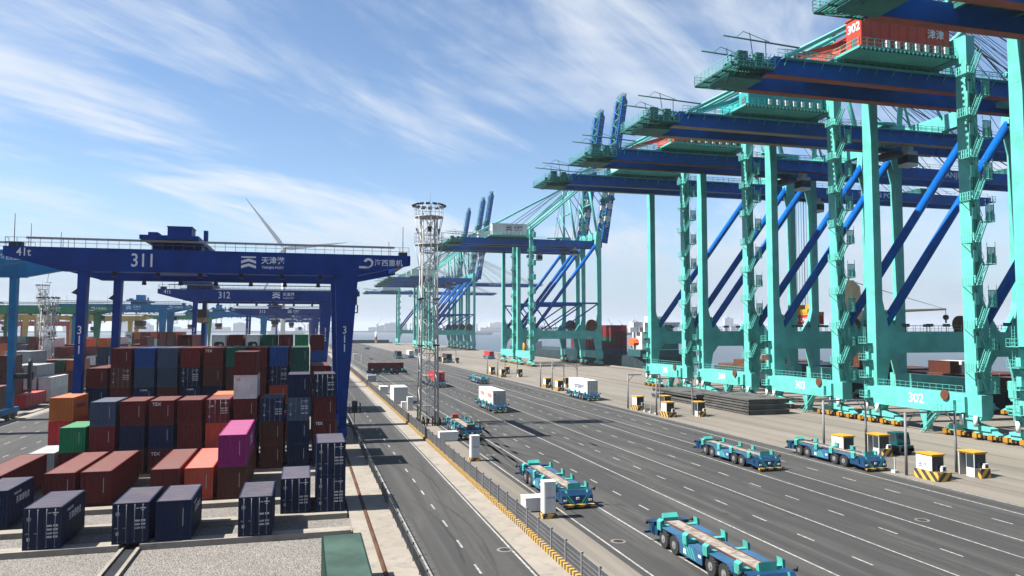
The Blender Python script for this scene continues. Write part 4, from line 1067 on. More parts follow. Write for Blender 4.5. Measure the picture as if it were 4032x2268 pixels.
# ================================================================== floodlight mast
def mast(X, Y, H, label, lod=1):
    t = thing('floodlight_mast', label, 'mast', (X, Y, 0.03))
    b, tp = 1.45, 1.15
    w = lambda z: b + (tp - b) * z / H
    ch = MB()
    for i in range(4):
        a = R(45 + 90 * i); c, s = math.copysign(1, math.cos(a)), math.copysign(1, math.sin(a))
        ch.tube((c * b, s * b, 0), (c * tp, s * tp, H - 1.5), 0.17, 8, 0.12)
    ch.build('chords', GALV, t)
    br = MB(); n = 12
    for k in range(n):
        z0, z1 = 0.4 + k * (H - 2.5) / n, 0.4 + (k + 1) * (H - 2.5) / n
        for i in range(4):
            c = [(-1, -1), (1, -1), (1, 1), (-1, 1)]
            p, q = c[i], c[(i + 1) % 4]
            if k % 2: p, q = q, p
            br.tube((p[0] * w(z0), p[1] * w(z0), z0), (q[0] * w(z1), q[1] * w(z1), z1), 0.07, 6)
            br.tube((p[0] * w(z1), p[1] * w(z1), z1), (q[0] * w(z1), q[1] * w(z1), z1), 0.05, 6)
    br.build('lattice_braces', GALV, t)
    ld = MB()
    for x in (-0.25, 0.25): ld.tube((x, 0, 0.2), (x, 0, H), 0.045, 5)
    for i in range(int(H / 0.35)): ld.bar((-0.25, 0, 0.3 + i * 0.35), (0.25, 0, 0.3 + i * 0.35), 0.03)
    for i in range(int(H / 0.9)):
        z = 1.5 + i * 0.9
        if z < H:
            pts = [(0.45 * math.cos(R(a)), 0.45 * math.sin(R(a)), z) for a in range(-180, 181, 45)]
            for p, q in zip(pts[:-1], pts[1:]): ld.bar(p, q, 0.03)
    for i in range(6):
        z = 3 + i * 5; ld.box(-0.7, 0.7, -0.6, 0.7, z, z + 0.06); ld.tube((-0.6, 0.5, z), (0.5, -0.5, z + 5), 0.07, 4)
    ld.build('ladder', GALV, t)
    for zf, rr, hh in ((H - 6.6, 2.35, 2.0), (H - 2.0, 2.35, 1.9)):
        g = MB().disc((0, 0, zf), (0, 0, 1), rr, 0.14, 28)
        n = 20
        for i in range(n):
            a, a2 = 2 * math.pi * i / n, 2 * math.pi * (i + 1) / n
            p, q = Vector((rr * math.cos(a), rr * math.sin(a), zf)), Vector((rr * math.cos(a2), rr * math.sin(a2), zf))
            g.bar(p, p + Vector((0, 0, hh)), 0.05)
            for z in (hh * .35, hh * .68, hh): g.bar(p + Vector((0, 0, z)), q + Vector((0, 0, z)), 0.045)
            if i % 3 == 0: g.tube(p, (math.cos(a) * 1.4, math.sin(a) * 1.4, zf - 4.2), 0.06, 5)
        g.build('gallery', GALV, t)
    for i in range(14):
        a = 2 * math.pi * i / 14; c, s = math.cos(a), math.sin(a)
        l = MB().box(-0.1, 0.5, -0.33, 0.33, -0.12, 0.12).bar((0, 0, 0), (-0.2, 0, -0.4), 0.05)
        l.build('floodlight', DGREY, t, (2.35 * c, 2.35 * s, H + 0.05), (0, R(25), a))
    for a in (150, 30, 265): MB().box(-0.3, 0.3, -0.1, 0.1, -0.45, 0.45).build('floodlight', DGREY, t, (2.0 * math.cos(R(a)), 2.0 * math.sin(R(a)), H - 4.2), (R(-20), 0, R(a - 90)))
    MB().tube((0.15, 0, H - 2), (0.15, 0, H + 2.4), 0.035, 5).build('lightning_rod', GREY, t)
    jb = MB()
    for z in (12.9, 20.5):
        for x in (-1, 1):
            for y in (-1, 1): jb.disc((x * w(z), y * w(z), z), (0, 0, 1), 0.34, 0.22, 10)
    jb.build('flange_joints', DGREY, t)
    jb = MB(); rr = random.Random(3)
    for i in range(26):
        a = rr.uniform(0, 6.28); q = rr.uniform(1.4, 2.1); jb.box(q * math.cos(a) - .1, q * math.cos(a) + .1, q * math.sin(a) - .1, q * math.sin(a) + .1, 0, rr.uniform(.4, 1.3))
    jb.build('base_bolts', RUST, t)['kind'] = 'stuff'
    return t
mast(19.55, 124.3, 36.0, 'tall silver lattice floodlight mast with two round galleries beside the mesh fence')
mast(-61.0, 150.0, 0.1, 'x') if 0 else None
mast(-117.0, 395.0, 36.0, 'distant lattice floodlight mast rising behind the green gantry')
mast(-66.0, 228.0, 24.0, 'lattice mast standing among the west block containers')

# ================================================================== automated container carriers
ABLUE = paint('carrier blue', (0.028, 0.085, 0.165, 1), 0.5, 0.25, 0.5)
ABLUE2 = paint('carrier deep blue', (0.008, 0.038, 0.090, 1), 0.5, 0.25, 0.4)
AMINT = paint('carrier mint', (0.045, 0.27, 0.225, 1), 0.55, 0.2, 0.4)
def plank_mat():
    t = NT('worn deck'); n = t.noise(1.4, 5, 0.7, coord='Object', dist=0.5); f = t.noise(6, 4, 0.7, coord='Object')
    c = t.mix(t.ramp(n, 0.38, 0.62), (0.23, 0.21, 0.185, 1), (0.115, 0.088, 0.068, 1)); c = t.mix(t.ramp(f, 0.5, 0.8, 0, .5), c, (0.05, 0.03, 0.02, 1))
    t.color(c); return t.set(Roughness=0.8)
PLANK = plank_mat()
tyre_m = None
def carrier_parts():
    P = {}
    m = MB().box(-0.62, 0.62, -6.3, 6.4, 0.85, 1.42).box(-1.38, 1.38, -0.9, 2.05, 0.45, 1.18).box(-0.9, 0.9, -6.0, 6.0, 0.5, 0.85)
    P['chassis'] = m.mesh('chassis', ABLUE2)
    dk = MB().box(-0.52, 0.52, -5.7, 6.0, 1.42, 1.5); P['deck'] = dk.mesh('deck', PLANK)
    rl = MB().box(-0.62, -0.52, -5.7, 6.0, 1.42, 1.54).box(0.52, 0.62, -5.7, 6.0, 1.42, 1.54); P['deck_rail'] = rl.mesh('deck_rail', RUST)
    def arch(y0, y1):
        a = MB()
        for s in (-1, 1):
            pts = [(y0, 1.05), (y0 + 0.35, 1.32), (y0 + .6, 1.44), (y1 - .6, 1.44), (y1 - 0.35, 1.32), (y1, 1.05), (y1, 1.0), (y1 - 0.4, 1.26), (y1 - .65, 1.36), (y0 + .65, 1.36), (y0 + 0.4, 1.26), (y0, 1.0)]
            a.prism(pts if s > 0 else pts[::-1], 'x', s * 0.63, s * 1.42)
        return a
    P['mudguard_r'] = arch(2.1, 5.5).mesh('mudguard', ABLUE); P['mudguard_f'] = arch(-4.5, -0.95).mesh('mudguard', ABLUE)
    sp = MB().box(1.36, 1.43, -0.95, 2.1, 0.4, 1.2).box(0.7, 1.43, -0.95, 2.1, 1.2, 1.26); P['side'] = sp.mesh('side_panel', ABLUE)
    st = MB()
    for i in range(4):
        y = -0.1 + i * 0.36; st._add([(1.4335, y, 0.48), (1.4335, y + 0.17, 0.48), (1.4335, y + 0.62, 1.15), (1.4335, y + 0.45, 1.15)], [(0, 1, 2, 3)])
    P['stripes'] = st.mesh('stripes', AMINT)
    nb = MB().box(1.4335, 1.436, 1.2, 1.55, 0.55, 0.85).box(1.4335, 1.436, -0.8, -0.45, 0.8, 0.98); P['sidemark'] = nb.mesh('side_marks', LETT)
    e = MB().prism([(-7.0, 0.42), (-6.9, 1.1), (-6.55, 1.5), (-5.8, 1.5), (-5.8, 0.5)], 'x', -1.42, 1.42)
    e.box(-1.42, -1.1, -5.8, -4.6, 0.55, 1.25).box(1.1, 1.42, -5.8, -4.6, 0.55, 1.25); P['nose'] = e.mesh('nose_cowl', ABLUE2)
    r = MB().box(-1.42, 1.42, 6.1, 6.9, 0.55, 1.5).box(-1.35, 1.35, 5.6, 6.1, 0.6, 1.2).box(-1.9, 1.9, 6.6, 6.75, 0.6, 0.75); P['tail'] = r.mesh('tail_cowl', ABLUE2)
    v = MB()
    for s in (-1, 1):
        for off, w in ((0.0, 0.16), (0.3, 0.09)):
            q = [(s * (0.28 + off), -7.006, 0.45), (s * (0.28 + off + w), -7.006, 0.45), (s * (0.78 + off + w), -6.908, 1.08), (s * (0.78 + off), -6.908, 1.08)]
            v._add(q if s > 0 else q[::-1], [(0, 1, 2, 3)])
            q = [(s * (0.78 + off), -6.908, 1.08), (s * (0.78 + off + w), -6.908, 1.08), (s * (0.92 + off + w), -6.56, 1.498), (s * (0.92 + off), -6.56, 1.498)]
            if off < 0.2: v._add(q if s > 0 else q[::-1], [(0, 1, 2, 3)])
    P['vmark'] = v.mesh('chevron_stripes', AMINT)
    P['badge'] = MB().box(-0.13, 0.13, -7.0, -6.93, 0.75, 0.95).mesh('badge', LETT)
    P['bumper'] = MB().box(-1.45, 1.45, -7.3, -6.98, 0.2, 0.4).mesh('bumper', STRIPE)
    P['lamp'] = MB().box(-0.14, 0.14, -0.03, 0.03, -0.08, 0.08).mesh('headlamp', LETT)
    s = MB().tube((0, 0, 0), (0.45, -0.1, 0.12), 0.05, 5).tube((0.45, -0.1, 0.0), (0.45, -0.1, 0.28), 0.11, 8); P['sensor'] = s.mesh('sensor_arm', DGREY)
    g = MB().hexa([(-0.02, -0.28, 1.2), (0.12, -0.28, 1.2), (0.12, 0.28, 1.2), (-0.02, 0.28, 1.2), (-0.08, -0.28, 1.95), (0.14, -0.28, 1.8), (0.14, 0.28, 1.8), (-0.08, 0.28, 1.95)])
    g.box(-0.7, 0.05, -0.2, 0.2, 1.3, 1.5); P['guide'] = g.mesh('corner_guide', AMINT)
    ty = MB().disc((0, 0, 0), (1, 0, 0), 0.62, 0.42, 24)
    for i in range(20):
        a = 2 * math.pi * i / 20; c, s_ = math.cos(a), math.sin(a)
        ty.hexa([(-0.2, (c * .61 - s_ * .05), s_ * .61 + c * .05), (0.2, (c * .61 - s_ * .05), s_ * .61 + c * .05), (0.2, (c * .61 + s_ * .05), s_ * .61 - c * .05), (-0.2, (c * .61 + s_ * .05), s_ * .61 - c * .05), (-0.2, (c * .645 - s_ * .04), s_ * .645 + c * .04), (0.2, (c * .645 - s_ * .04), s_ * .645 + c * .04), (0.2, (c * .645 + s_ * .04), s_ * .645 - c * .04), (-0.2, (c * .645 + s_ * .04), s_ * .645 - c * .04)])
    P['tyre'] = ty.mesh('tyre', BLACK)
    rm = MB().disc((0.2, 0, 0), (1, 0, 0), 0.27, 0.05, 16).disc((0.235, 0, 0), (1, 0, 0), 0.11, 0.06, 10); P['rim'] = rm.mesh('rim', POLEG)
    eg = MB().hexa([(-0.6, -0.1, 1.5), (0.6, -0.1, 1.5), (0.6, 0.22, 1.5), (-0.6, 0.22, 1.5), (-0.6, -0.1, 1.72), (0.6, -0.1, 1.72), (0.6, 0.16, 2.0), (-0.6, 0.16, 2.0)]); P['endstop'] = eg.mesh('end_stop', AMINT)
    return P
CP = carrier_parts()
def carrier(X, Y, label, lod=2, red=False, rz=0.0):
    t = thing('container_carrier', label, 'carrier', (X, Y, 0), rz, 'blue automated container carriers on the wide road')
    link('chassis', CP['chassis'], t); d = link('deck', CP['deck'], t); link('deck_rail', CP['deck_rail'], d)
    link('mudguard', CP['mudguard_r'], t); link('mudguard', CP['mudguard_f'], t)
    n = link('nose_cowl', CP['nose'], t); link('chevron_stripes', CP['vmark'], n); link('bumper', CP['bumper'], t)
    link('tail_cowl', CP['tail'], t)
    for s in (-1, 1):
        p = link('side_panel', CP['side'], t, rot=(0, 0, 0 if s > 0 else 0)); p.scale.x = s
        link('stripes', CP['stripes'], p); link('side_marks', CP['sidemark'], p)
        for y in (4.6, 3.0, -1.9, -3.5):
            w = link('tyre', CP['tyre'], t, (s * 1.18, y, 0.645), (0, 0, 0 if s > 0 else math.pi)); link('rim', CP['rim'], w)
        for y in (5.0, 1.2, -1.5, -5.2):
            g = link('corner_guide', CP['guide'], t, (s * 1.42, y, 0)); g.scale.x = s
        a = link('headlamp', CP['lamp'], n, (s * 1.15, -6.98, 0.7))
        for y in (-6.0, 6.4):
            a = link('sensor_arm', CP['sensor'], t, (s * 1.4, y, 1.35)); a.scale.x = s
    link('badge', CP['badge'], n)
    link('end_stop', CP['endstop'], t, (0, 6.25, 0)); e = link('end_stop', CP['endstop'], t, (0, -5.85, 0), (0, 0, math.pi))
    if red: MB().box(-0.45, 0.45, 5.9, 6.4, 1.5, 2.15).box(-0.35, 0.45, -6.3, -5.9, 1.5, 1.95).build('red_lashing_box', REDP, t)
    return t
carrier(26.2, 45.7, 'empty blue carrier with rusty guides, in front of the white cabinet pair')
carrier(23.1, 70.2, 'empty blue carrier parked beside the pair of white cabinets')
carrier(49.5, 81.2, 'empty blue carrier out in the open lanes near oil spots')
carrier(60.6, 78.0, 'empty blue carrier alongside the striped lashing booth')
carrier(23.1, 113.3, 'empty blue carrier with red boxes beside the lattice mast', red=True)
carrier(35.3, 145.2, 'blue carrier loaded with two short white containers')
carrier(60.9, 163.2, 'blue carrier loaded with one long white container')
carrier(49.5, 219.6, 'small empty blue carrier beyond the loaded ones')
carrier(35.2, 209.3, 'blue carrier with a red container, half behind the mast')
carrier(27.7, 268.0, 'blue carrier crossing the lanes sideways with a maroon container', rz=R(88))
carrier(48.5, 412.6, 'distant blue carrier with a dark container beside the white one')
carrier(56.3, 423.0, 'distant blue carrier carrying a white box')
carrier(66.0, 458.0, 'distant blue carrier with a navy box, near the mast')
carrier(65.7, 360.5, 'distant blue carrier with a black box between the booths')
carrier(94.9, 396.0, 'distant blue carrier with a red box under the quay cranes')
carrier(47.7, 615.0, 'farthest empty blue carrier on the road')
zc_ = 1.5
GL = 'containers riding on carriers'
def load(col, X, Y, L, end, label, **k): return container(col, X - CW / 2, Y, zc_, L, k.pop('H', HS), end, label, group=GL, **k)
load('white', 35.3, 138.9, L20, 'door', 'white container with red lettering on a carrier, the one with doors showing', marks=[('TRITON', RLETT, '-x', (-CW / 2 - 0.004, 2.9, 1.5), 0.9)])
load('white', 35.3, 145.2, L20, 'wall', 'white container with red lettering on a carrier, behind the door one', marks=[('TRITON', RLETT, '-x', (-CW / 2 - 0.004, 2.9, 1.5), 0.9)])
load('white', 60.9, 157.0, L40, 'door', 'long white container with black lettering on a carrier', H=HH, marks=[('textainer', NLETT, '-x', (-CW / 2 - 0.004, 5.2, 1.5), 1.7)])
load('red', 35.2, 203.1, L40, 'door', 'red container on a carrier behind the lattice mast')
load('black', 48.5, 406.4, L40, 'wall', 'dark container on a far carrier in the middle lanes', simple=True)
load('white', 56.3, 416.8, L40, 'wall', 'white container on a far carrier beside the dark one', simple=True)
load('navy', 66.0, 452.0, L40, 'wall', 'navy container on a far carrier by the apron', simple=True)
load('black', 65.7, 354.0, L40, 'wall', 'black container on a carrier between the far booths', simple=True)
load('red', 94.9, 390.0, L40, 'wall', 'red container on a carrier under the quay cranes', simple=True)
container('maroon', 33.4, 268.0, zc_, L40, HS, 'wall', 'long maroon container on the carrier that crosses the lanes', rz=R(88), group=GL)
container('red', 133.1, 177.0, 16.9, L40, HS, 'wall', 'dark red container hanging from the yellow spreader below a quay crane', marks=[('K LINE', LETT, '-x', (-CW / 2 - 0.004, 6.0, 1.3), 1.5)])
t = thing('hanging_spreader', 'yellow spreader frame gripping the hanging red container', 'spreader', (134.3, 183.1, 19.5))
MB().box(-1.2, 1.2, -6.1, 6.1, 0.02, 0.6).box(-1.25, 1.25, -6.15, -5.7, -0.2, 0.8).box(-1.25, 1.25, 5.7, 6.15, -0.2, 0.8).build('frame', YELL, t)
MB().box(-1.3, 1.3, -2.6, 2.6, 0.6, 1.6).box(-0.9, 0.9, -2.9, -1.3, 1.6, 2.9).box(-0.9, 0.9, 1.3, 2.9, 1.6, 2.9).build('head_block', YELL, t)
m = MB()
for a in (-1, 1):
    for b in (-2.2, -1.2, 1.2, 2.2): m.tube((a * 0.8, b, 2.8), (a * 0.8, b, 33.2), 0.05, 4)
m.build('hoist_ropes', ROPE, t)
# ================================================================== lashing booths with gate poles on the apron edge
def booth(X, Y, label, side, logo, full=True):
    """side -1: board faces the road; cabin about 2.1 x 3.6 m"""
    t = thing('lashing_booth', label, 'booth', (X, Y, 0.006), 0, 'lashing booths along the apron edge'); t.scale = (0.74, 0.64, 0.95)
    MB().box(-1.05, 1.05, -1.6, 1.6, 2.5, 2.62).box(-1.15, 1.15, -1.75, 1.75, 2.62, 2.74).build('roof', YELL, t)
    fr = MB()
    for x in (-1.0, 1.0):
        for y in (-1.5, 0.0, 1.5): fr.box(x - 0.05, x + 0.05, y - 0.05, y + 0.05, 0, 2.5)
    fr.box(-1.0, 1.0, -1.52, -1.48, 0, 0.9).box(-1.0, 1.0, 1.48, 1.52, 0.0, 2.5).box(0.98, 1.02, -1.5, 1.5, 0, 0.9)
    fr.build('frame', WHITE, t)
    if full:
        MB().box(-0.95, 0.95, -1.51, -1.49, 0.9, 2.5).box(0.99, 1.01, -1.45, 1.45, 0.9, 2.5).build('window_pane', GLASS, t)
        MB().box(-0.95, -0.2, -1.53, -1.5, 0.05, 0.95).build('door', WHITE, t)
    if side < 0:
        b = MB().box(-1.07, -1.02, -1.6, 1.7, 0.95, 2.5).build('sign_board', WHITE, t)
        if logo:
            port_mark(b, (-1.075, 1.1, 1.2), '-x', 0.62, NLETT); lettering(logo, NLETT, b, (-1.075, -1.1, 2.2), '-x', 0.5)
        else: port_mark(b, (-1.075, 1.0, 1.3), '-x', 0.55, NLETT)
        MB().prism([(-1.5, 0), (-1.12, 0), (-1.2, 0.95), (-1.42, 0.95)], 'y', -3.3, 1.7).prism([(-3.3, 0), (-2.92, 0), (-3.0, 0.95), (-3.22, 0.95)][::-1], 'x', -1.12, 0.9).build('striped_barrier', STRIPE, t)
    else:
        b = MB().box(-1.06, -1.02, -1.5, -0.1, 0.0, 1.0).build('lower_panel', WHITE, t); lettering('B1', NLETT, b, (-1.068, -0.8, 0.55), '-x', 0.5)
        MB().box(-1.05, -1.02, -1.45, 0.0, 1.0, 2.45).build('window_pane', GLASS, t)
        MB().prism([(-2.9, 0), (-2.2, 0), (-2.3, 1.05), (-2.8, 1.05)][::-1], 'x', -1.1, 0.6).build('striped_barrier', STRIPE, t)
        MB().box(-1.06, 0.3, -1.56, -1.53, 0.0, 0.98).build('lower_panel', WHITE, t)
    ac = MB().box(0.2, 0.9, -2.2, -1.7, 0.9, 1.5).build('air_conditioner', WHITE, t)
    MB().disc((0.55, -2.21, 1.2), (0, 1, 0), 0.22, 0.02, 14).build('fan_grille', DGREY, ac)
    return t
def gate_pole(X, Y, s, label):
    t = thing('gate_pole', label, 'pole', (X, Y, 0.006), 0, 'angled camera poles beside the booths')
    MB().tube((0, 0, 0), (0, 0, 6.6), 0.16, 8, 0.13).build('post', POLEG, t)
    MB().box(min(0, s * 2.9), max(0, s * 2.9), -0.09, 0.09, 6.5, 6.68).build('arm', POLEG, t)
    MB().tube((0, 0, 5.2), (s * 1.2, 0, 6.5), 0.06, 6).build('strut', POLEG, t)
bs = [(63.45, 66.4, '32'), (68.9, 66.4, ''), (64.0, 80.5, ''), (68.9, 80.2, ''), (63.1, 125.6, '31'), (68.7, 124.6, ''), (62.9, 137.8, ''), (68.6, 137.5, ''),
      (62.9, 185.5, ''), (68.6, 185.5, ''), (62.9, 195.5, ''), (68.6, 196, ''), (63.0, 243.5, ''), (68.4, 242.5, ''), (63.2, 259, ''), (68.5, 259, ''), (63.0, 352.5, ''), (68.6, 350, ''), (63.0, 366, '')]
BL = {0: 'white booth with black lettered board numbered 32 behind a long striped barrier', 1: 'open glass booth with yellow roof east of the booth numbered 32',
      2: 'booth beside the blue carrier, white board half hidden', 3: 'yellow roofed booth next to the parked blue tractor cab', 4: 'booth with striped barrier beside the low fence near the steel hatch covers',
      5: 'booth standing against the stack of steel hatch covers'}
for i, (x, y, n) in enumerate(bs):
    lab = BL.get(i) or ('small booth on the apron edge at the gate just past the hatch covers' if y < 150 else 'small booth at the gate beside the long white container' if y < 200 else 'small distant booth on the apron edge' )
    booth(x, y, lab, -1 if x < 66 else 1, n, True)
    gate_pole(x + (-1.3 if x < 66 else -0.2), y + 1.9, 1 if x < 66 else -1, ('camera pole rising over the booth numbered 32' if i == 0 else 'camera pole rising over the open glass booth' if i == 1 else 'camera pole by the half hidden white board booth' if i == 2 else 'camera pole by the blue tractor cab' if i == 3 else 'camera pole at the booths near the hatch covers' if y < 150 else 'slim camera pole at the far booths'))
t = thing('tractor_cab', 'parked dark teal terminal tractor cab beside the yellow roofed booth', 'tractor', (71.9, 80.8, 0.006), R(180)); t.scale = (0.85, 0.85, 0.9)
TEALD = paint('tractor teal', (0.008, 0.05, 0.056, 1), 0.35, 0.15, 0.1)
MB().box(-1.2, 1.2, -3.0, 2.4, 0.55, 1.0).build('chassis', DGREY, t)
MB().prism([(-0.2, 1.0), (1.7, 1.0), (1.75, 1.7), (1.45, 3.0), (-0.2, 3.0)], 'x', -1.15, 1.15).box(-1.1, 1.1, 1.6, 2.4, 0.5, 1.35).build('cab', TEALD, t)
MB().box(-0.95, 0.95, 1.5, 1.62, 1.75, 2.8).box(-1.16, 1.16, 0.1, 1.2, 1.8, 2.8).build('window_pane', GLASS, t)
for s in (-1, 1):
    for y in (1.5, -2.0): MB().disc((0, 0, 0), (1, 0, 0), 0.5, 0.36, 18).build('wheel', BLACK, t, (s * 1.05, y, 0.5))
fr = thing('low_fence', 'short grey mesh fence panels on white blocks between carrier and booth', 'fence', (62.0, 69.8, 0.006))
pm = MB()
for z in (0.3, 1.5): pm.box(-0.02, 0.02, 0, 2.3, z, z + 0.04)
for i in range(18): pm.box(-0.01, 0.01, 0.06 + i * 0.125, 0.075 + i * 0.125, 0.3, 1.5)
pm = pm.mesh('panel', GREY); pp = MB().box(-0.05, 0.05, -0.05, 0.05, 0, 1.7).box(-0.25, 0.25, -0.3, 0.3, 0, 0.3).mesh('post', GALV)
for i in range(3): link('panel', pm, fr, (0, i * 2.4, 0)); link('post', pp, fr, (0, i * 2.4, 0))
fr = thing('low_fence', 'short grey mesh fence between two booths near the hatch covers', 'fence', (62.4, 128.8, 0.006))
for i in range(3): link('panel', pm, fr, (0, i * 2.4, 0)); link('post', pp, fr, (0, i * 2.4, 0))

# ================================================================== steel hatch covers stacked on the apron
HATCH = paint('hatch cover steel', (0.075, 0.073, 0.070, 1), 0.6, 0.3, 0.35)
def hatch(x, y, z, w, l, label, trim=True):
    t = thing('hatch_cover', label, 'hatch cover', (x, y, z), 0, 'ship hatch covers stacked on the apron')
    MB().box(0, w, 0, l, 0.55, 0.8).build('top_plate', HATCH, t)
    b = MB()
    n = int(l / 2.6)
    for i in range(n + 1): b.box(0.15, w - 0.15, min(l - 0.25, 0.1 + i * l / n), min(l - 0.05, 0.3 + i * l / n), 0, 0.55)
    for i in range(4): b.box(0.2 + i * (w - 0.6) / 3, 0.4 + i * (w - 0.6) / 3, 0.1, l - 0.1, 0.05, 0.55)
    b.build('girder_grid', HATCH, t)
    r = random.Random(int(x * 7 + y + z * 31)); d = MB()
    for i in range(7): a, c = r.uniform(0.5, w - 3), r.uniform(0.3, l - 1); d.box(a, a + r.uniform(1, 2.5), c, c + 0.25, 0.8, 0.86)
    d.build('lashing_strips', RUST, t)
for i in range(3): hatch(77.5 + 0.25 * i, 122.6 + 0.3 * i, 0.1 + i * 0.95, 8.7, 16.2, ['bottom', 'middle', 'top'][i] + ' hatch cover of the stack against the booth')
for i in range(2): hatch(77.2 + 0.4 * i, 141.5 + 0.3 * i, 0.1 + i * 1.25, 9.0, 20.5, ['lower', 'upper'][i] + ' hatch cover of the stack farther along the quay')
dn = MB()
for x in (78.5, 82, 85.5):
    for y in (124, 131, 137): dn.box(x - .15, x + .15, y - .15, y + .15, 0, 0.12)
struct(dn.build('timber_dunnage', RUST, apron)) if 0 else None
def small_box(name, x0, x1, y0, y1, h, mat, label, cat, z=0.03, group=None):
    t = thing(name, label, cat, ((x0 + x1) / 2, y0, z), 0, group); w = (x1 - x0) / 2; d = y1 - y0
    MB().box(-w, w, 0, d, 0.08, h).box(-w - 0.03, w + 0.03, -0.03, d + 0.03, h, h + 0.06).build('body', mat, t)
    MB().box(-w + 0.08, -0.02, -0.025, 0.0, 0.2, h - 0.15).build('door', mat, t); MB().box(0.02, w - 0.08, -0.025, 0.0, 0.2, h - 0.15).build('door', mat, t)
    MB().box(-w - 0.005, w + 0.005, 0.02, d - 0.02, 0, 0.079).build('plinth', DGREY, t)
    return t
GB = 'white electric cabinets on the strip by the road'
small_box('equipment_box', 18.25, 20.3, 62.8, 64.3, 1.15, WHITE, 'low white box behind the tall cabinet with striped foot', 'box', group=GB)
def tall_cab(x, y, label):
    t = small_box('control_cabinet', x, x + 1.0, y, y + 1.0, 2.6, WHITE, label, 'cabinet', z=0.35, group=GB)
    MB().box(-0.62, 0.62, -0.12, 1.12, -0.32, 0.0).build('striped_foot', STRIPE, t)
    lettering('1#配电箱', NLETT, t, (0, -0.03, 1.35), '-y', 0.2)
    return t
tall_cab(19.15, 60.4, 'tall white control cabinet on striped foot beside the low white box')
tall_cab(19.1, 88.6, 'tall white control cabinet standing alone by the fence')
small_box('equipment_box', 18.2, 20.75, 105.2, 106.6, 1.25, WHITE, 'long low white box near the foot of the mast', 'box', group=GB)
small_box('equipment_box', 18.2, 19.1, 148.0, 149.2, 1.5, WHITE, 'small white box before the big white enclosure', 'box', group=GB)
small_box('equipment_box', 19.2, 20.3, 147.0, 148.4, 2.5, WHITE, 'upright white cabinet before the big white enclosure', 'cabinet', group=GB)
small_box('equipment_enclosure', 18.1, 21.0, 160.7, 167.5, 3.4, WHITE, 'big white equipment enclosure behind the lattice mast foot', 'enclosure', group=GB)
small_box('equipment_box', 17.6, 19.6, 185.0, 188.5, 1.8, WHITE, 'low white box behind the big enclosure', 'box', group=GB)
small_box('equipment_box', 18.3, 20.9, 232.0, 234.5, 1.8, GALV, 'grey box at the far end of the strip', 'box', group=GB)
fp = thing('steel_gateway', 'thin white steel gate frame over the strip near the far fence', 'frame', (17.5, 290, 0.03))
MB().tube((0, 0, 0), (0, 0, 6.5), 0.08, 6).build('post', GALV, fp); MB().tube((3.0, 0, 0), (3.0, 0, 6.5), 0.08, 6).build('post', GALV, fp); MB().tube((0, 0, 6.5), (3.0, 0, 6.5), 0.08, 6).build('crossbar', GALV, fp)

# ================================================================== ships at the quay
HULL = paint('dark hull', (0.02, 0.035, 0.04, 1), 0.5, 0.3, 0.2); HULLT = paint('teal hull', (0.02, 0.07, 0.075, 1), 0.5, 0.2, 0.2)
BUFF = paint('buff deck crane', (0.60, 0.47, 0.26, 1), 0.5, 0.12, 0.15)
LIFE = paint('lifeboat orange', (0.65, 0.10, 0.03, 1), 0.4, 0.1, 0.05)
def hull(parent, x0, x1, y0, y1, z, mat):
    pts_s, pts_p = [], []
    w = x1 - x0; xc_ = (x0 + x1) / 2
    for f, k in ((0, .36), (.04, .46), (.75, .5), (.88, .40), (.96, .2), (1.0, .02)):
        y = y0 + (y1 - y0) * f; pts_s.append((xc_ + w * k, y)); pts_p.append((xc_ - w * k, y))
    poly = pts_s + pts_p[::-1]
    return MB().prism(poly, 'z', -4.5, z).build('hull', mat, parent)
sh = thing('container_ship', 'container ship with white bridge tower and red boxes on deck beyond the cranes', 'ship', (0, 52, 0))
hull(sh, 130, 158, 233, 470, 4.5, HULL)
MB().box(131.5, 156.5, 233.5, 246, 4.5, 7.2).build('stern_deck', HULLT, sh)
tw = MB().box(139, 156, 248, 258, 4.5, 14.5).box(140.5, 154, 248.5, 256, 14.5, 18.5).box(136, 158, 250, 254, 16.5, 18.7).box(143, 150, 250, 254, 18.7, 21.2).tube((146, 252, 21), (146, 252, 29), 0.35, 6).bar((144, 252, 26.5), (148, 252, 26.5), 0.12)
tw = tw.build('bridge_tower', WHITE, sh)
for k in range(4):
    for i in range(7):
        MB().box(140.2 + i * 2.2, 141.4 + i * 2.2, 247.9, 248.05, 6 + k * 2.5, 7.1 + k * 2.5).build('window', GLASS, tw)
MB().rail([(133, 246, 7.3), (139, 246, 7.3), (139, 247.5, 7.3)], 1.2, 1.5, 0.08).build('railing', WHITE, sh)
MB().box(144, 152, 240, 246, 7.2, 11).box(146, 149.5, 241, 245, 11, 17.5).build('funnel', MINTD, sh)
lbm = MB(); lbm.prism([(240.2, 10), (241.3, 8.9), (245.2, 8.9), (246.4, 10), (245.4, 11.4), (243.8, 12), (241.2, 11.4)], 'x', 131.8, 134.2); lbm.build('lifeboat', LIFE, sh)
MB().bar((133, 241, 7.2), (133, 241, 12.4), 0.2).bar((133, 245.5, 7.2), (133, 245.5, 12.4), 0.2).build('davit', GALV, sh)
rs = random.Random(4); GS = 'containers on the deck of the ship'
SC = ['dark red', 'maroon', 'dark red', 'maroon', 'red', 'slate blue', 'dark green']
for b_, y in enumerate((262, 275.5, 289, 302.5)):
    for i in range(3 if b_ == 0 else 1):
        for k in range(5):
            c = 'slate blue' if k == 0 else ('dark green' if k == 2 and i == 0 and b_ == 0 else rs.choice(SC[:5]))
            container(c, 131.4 + i * 2.6, y + 54, 4.53 + k * (HS + .012), L40, HS, 'wall', '%s container stacked on the ship deck beyond the bridge' % c, True, group=GS)
sh2 = thing('cargo_ship', 'dark hulled cargo ship with buff deck crane behind the mint quay cranes', 'ship', (0, 0, 0))
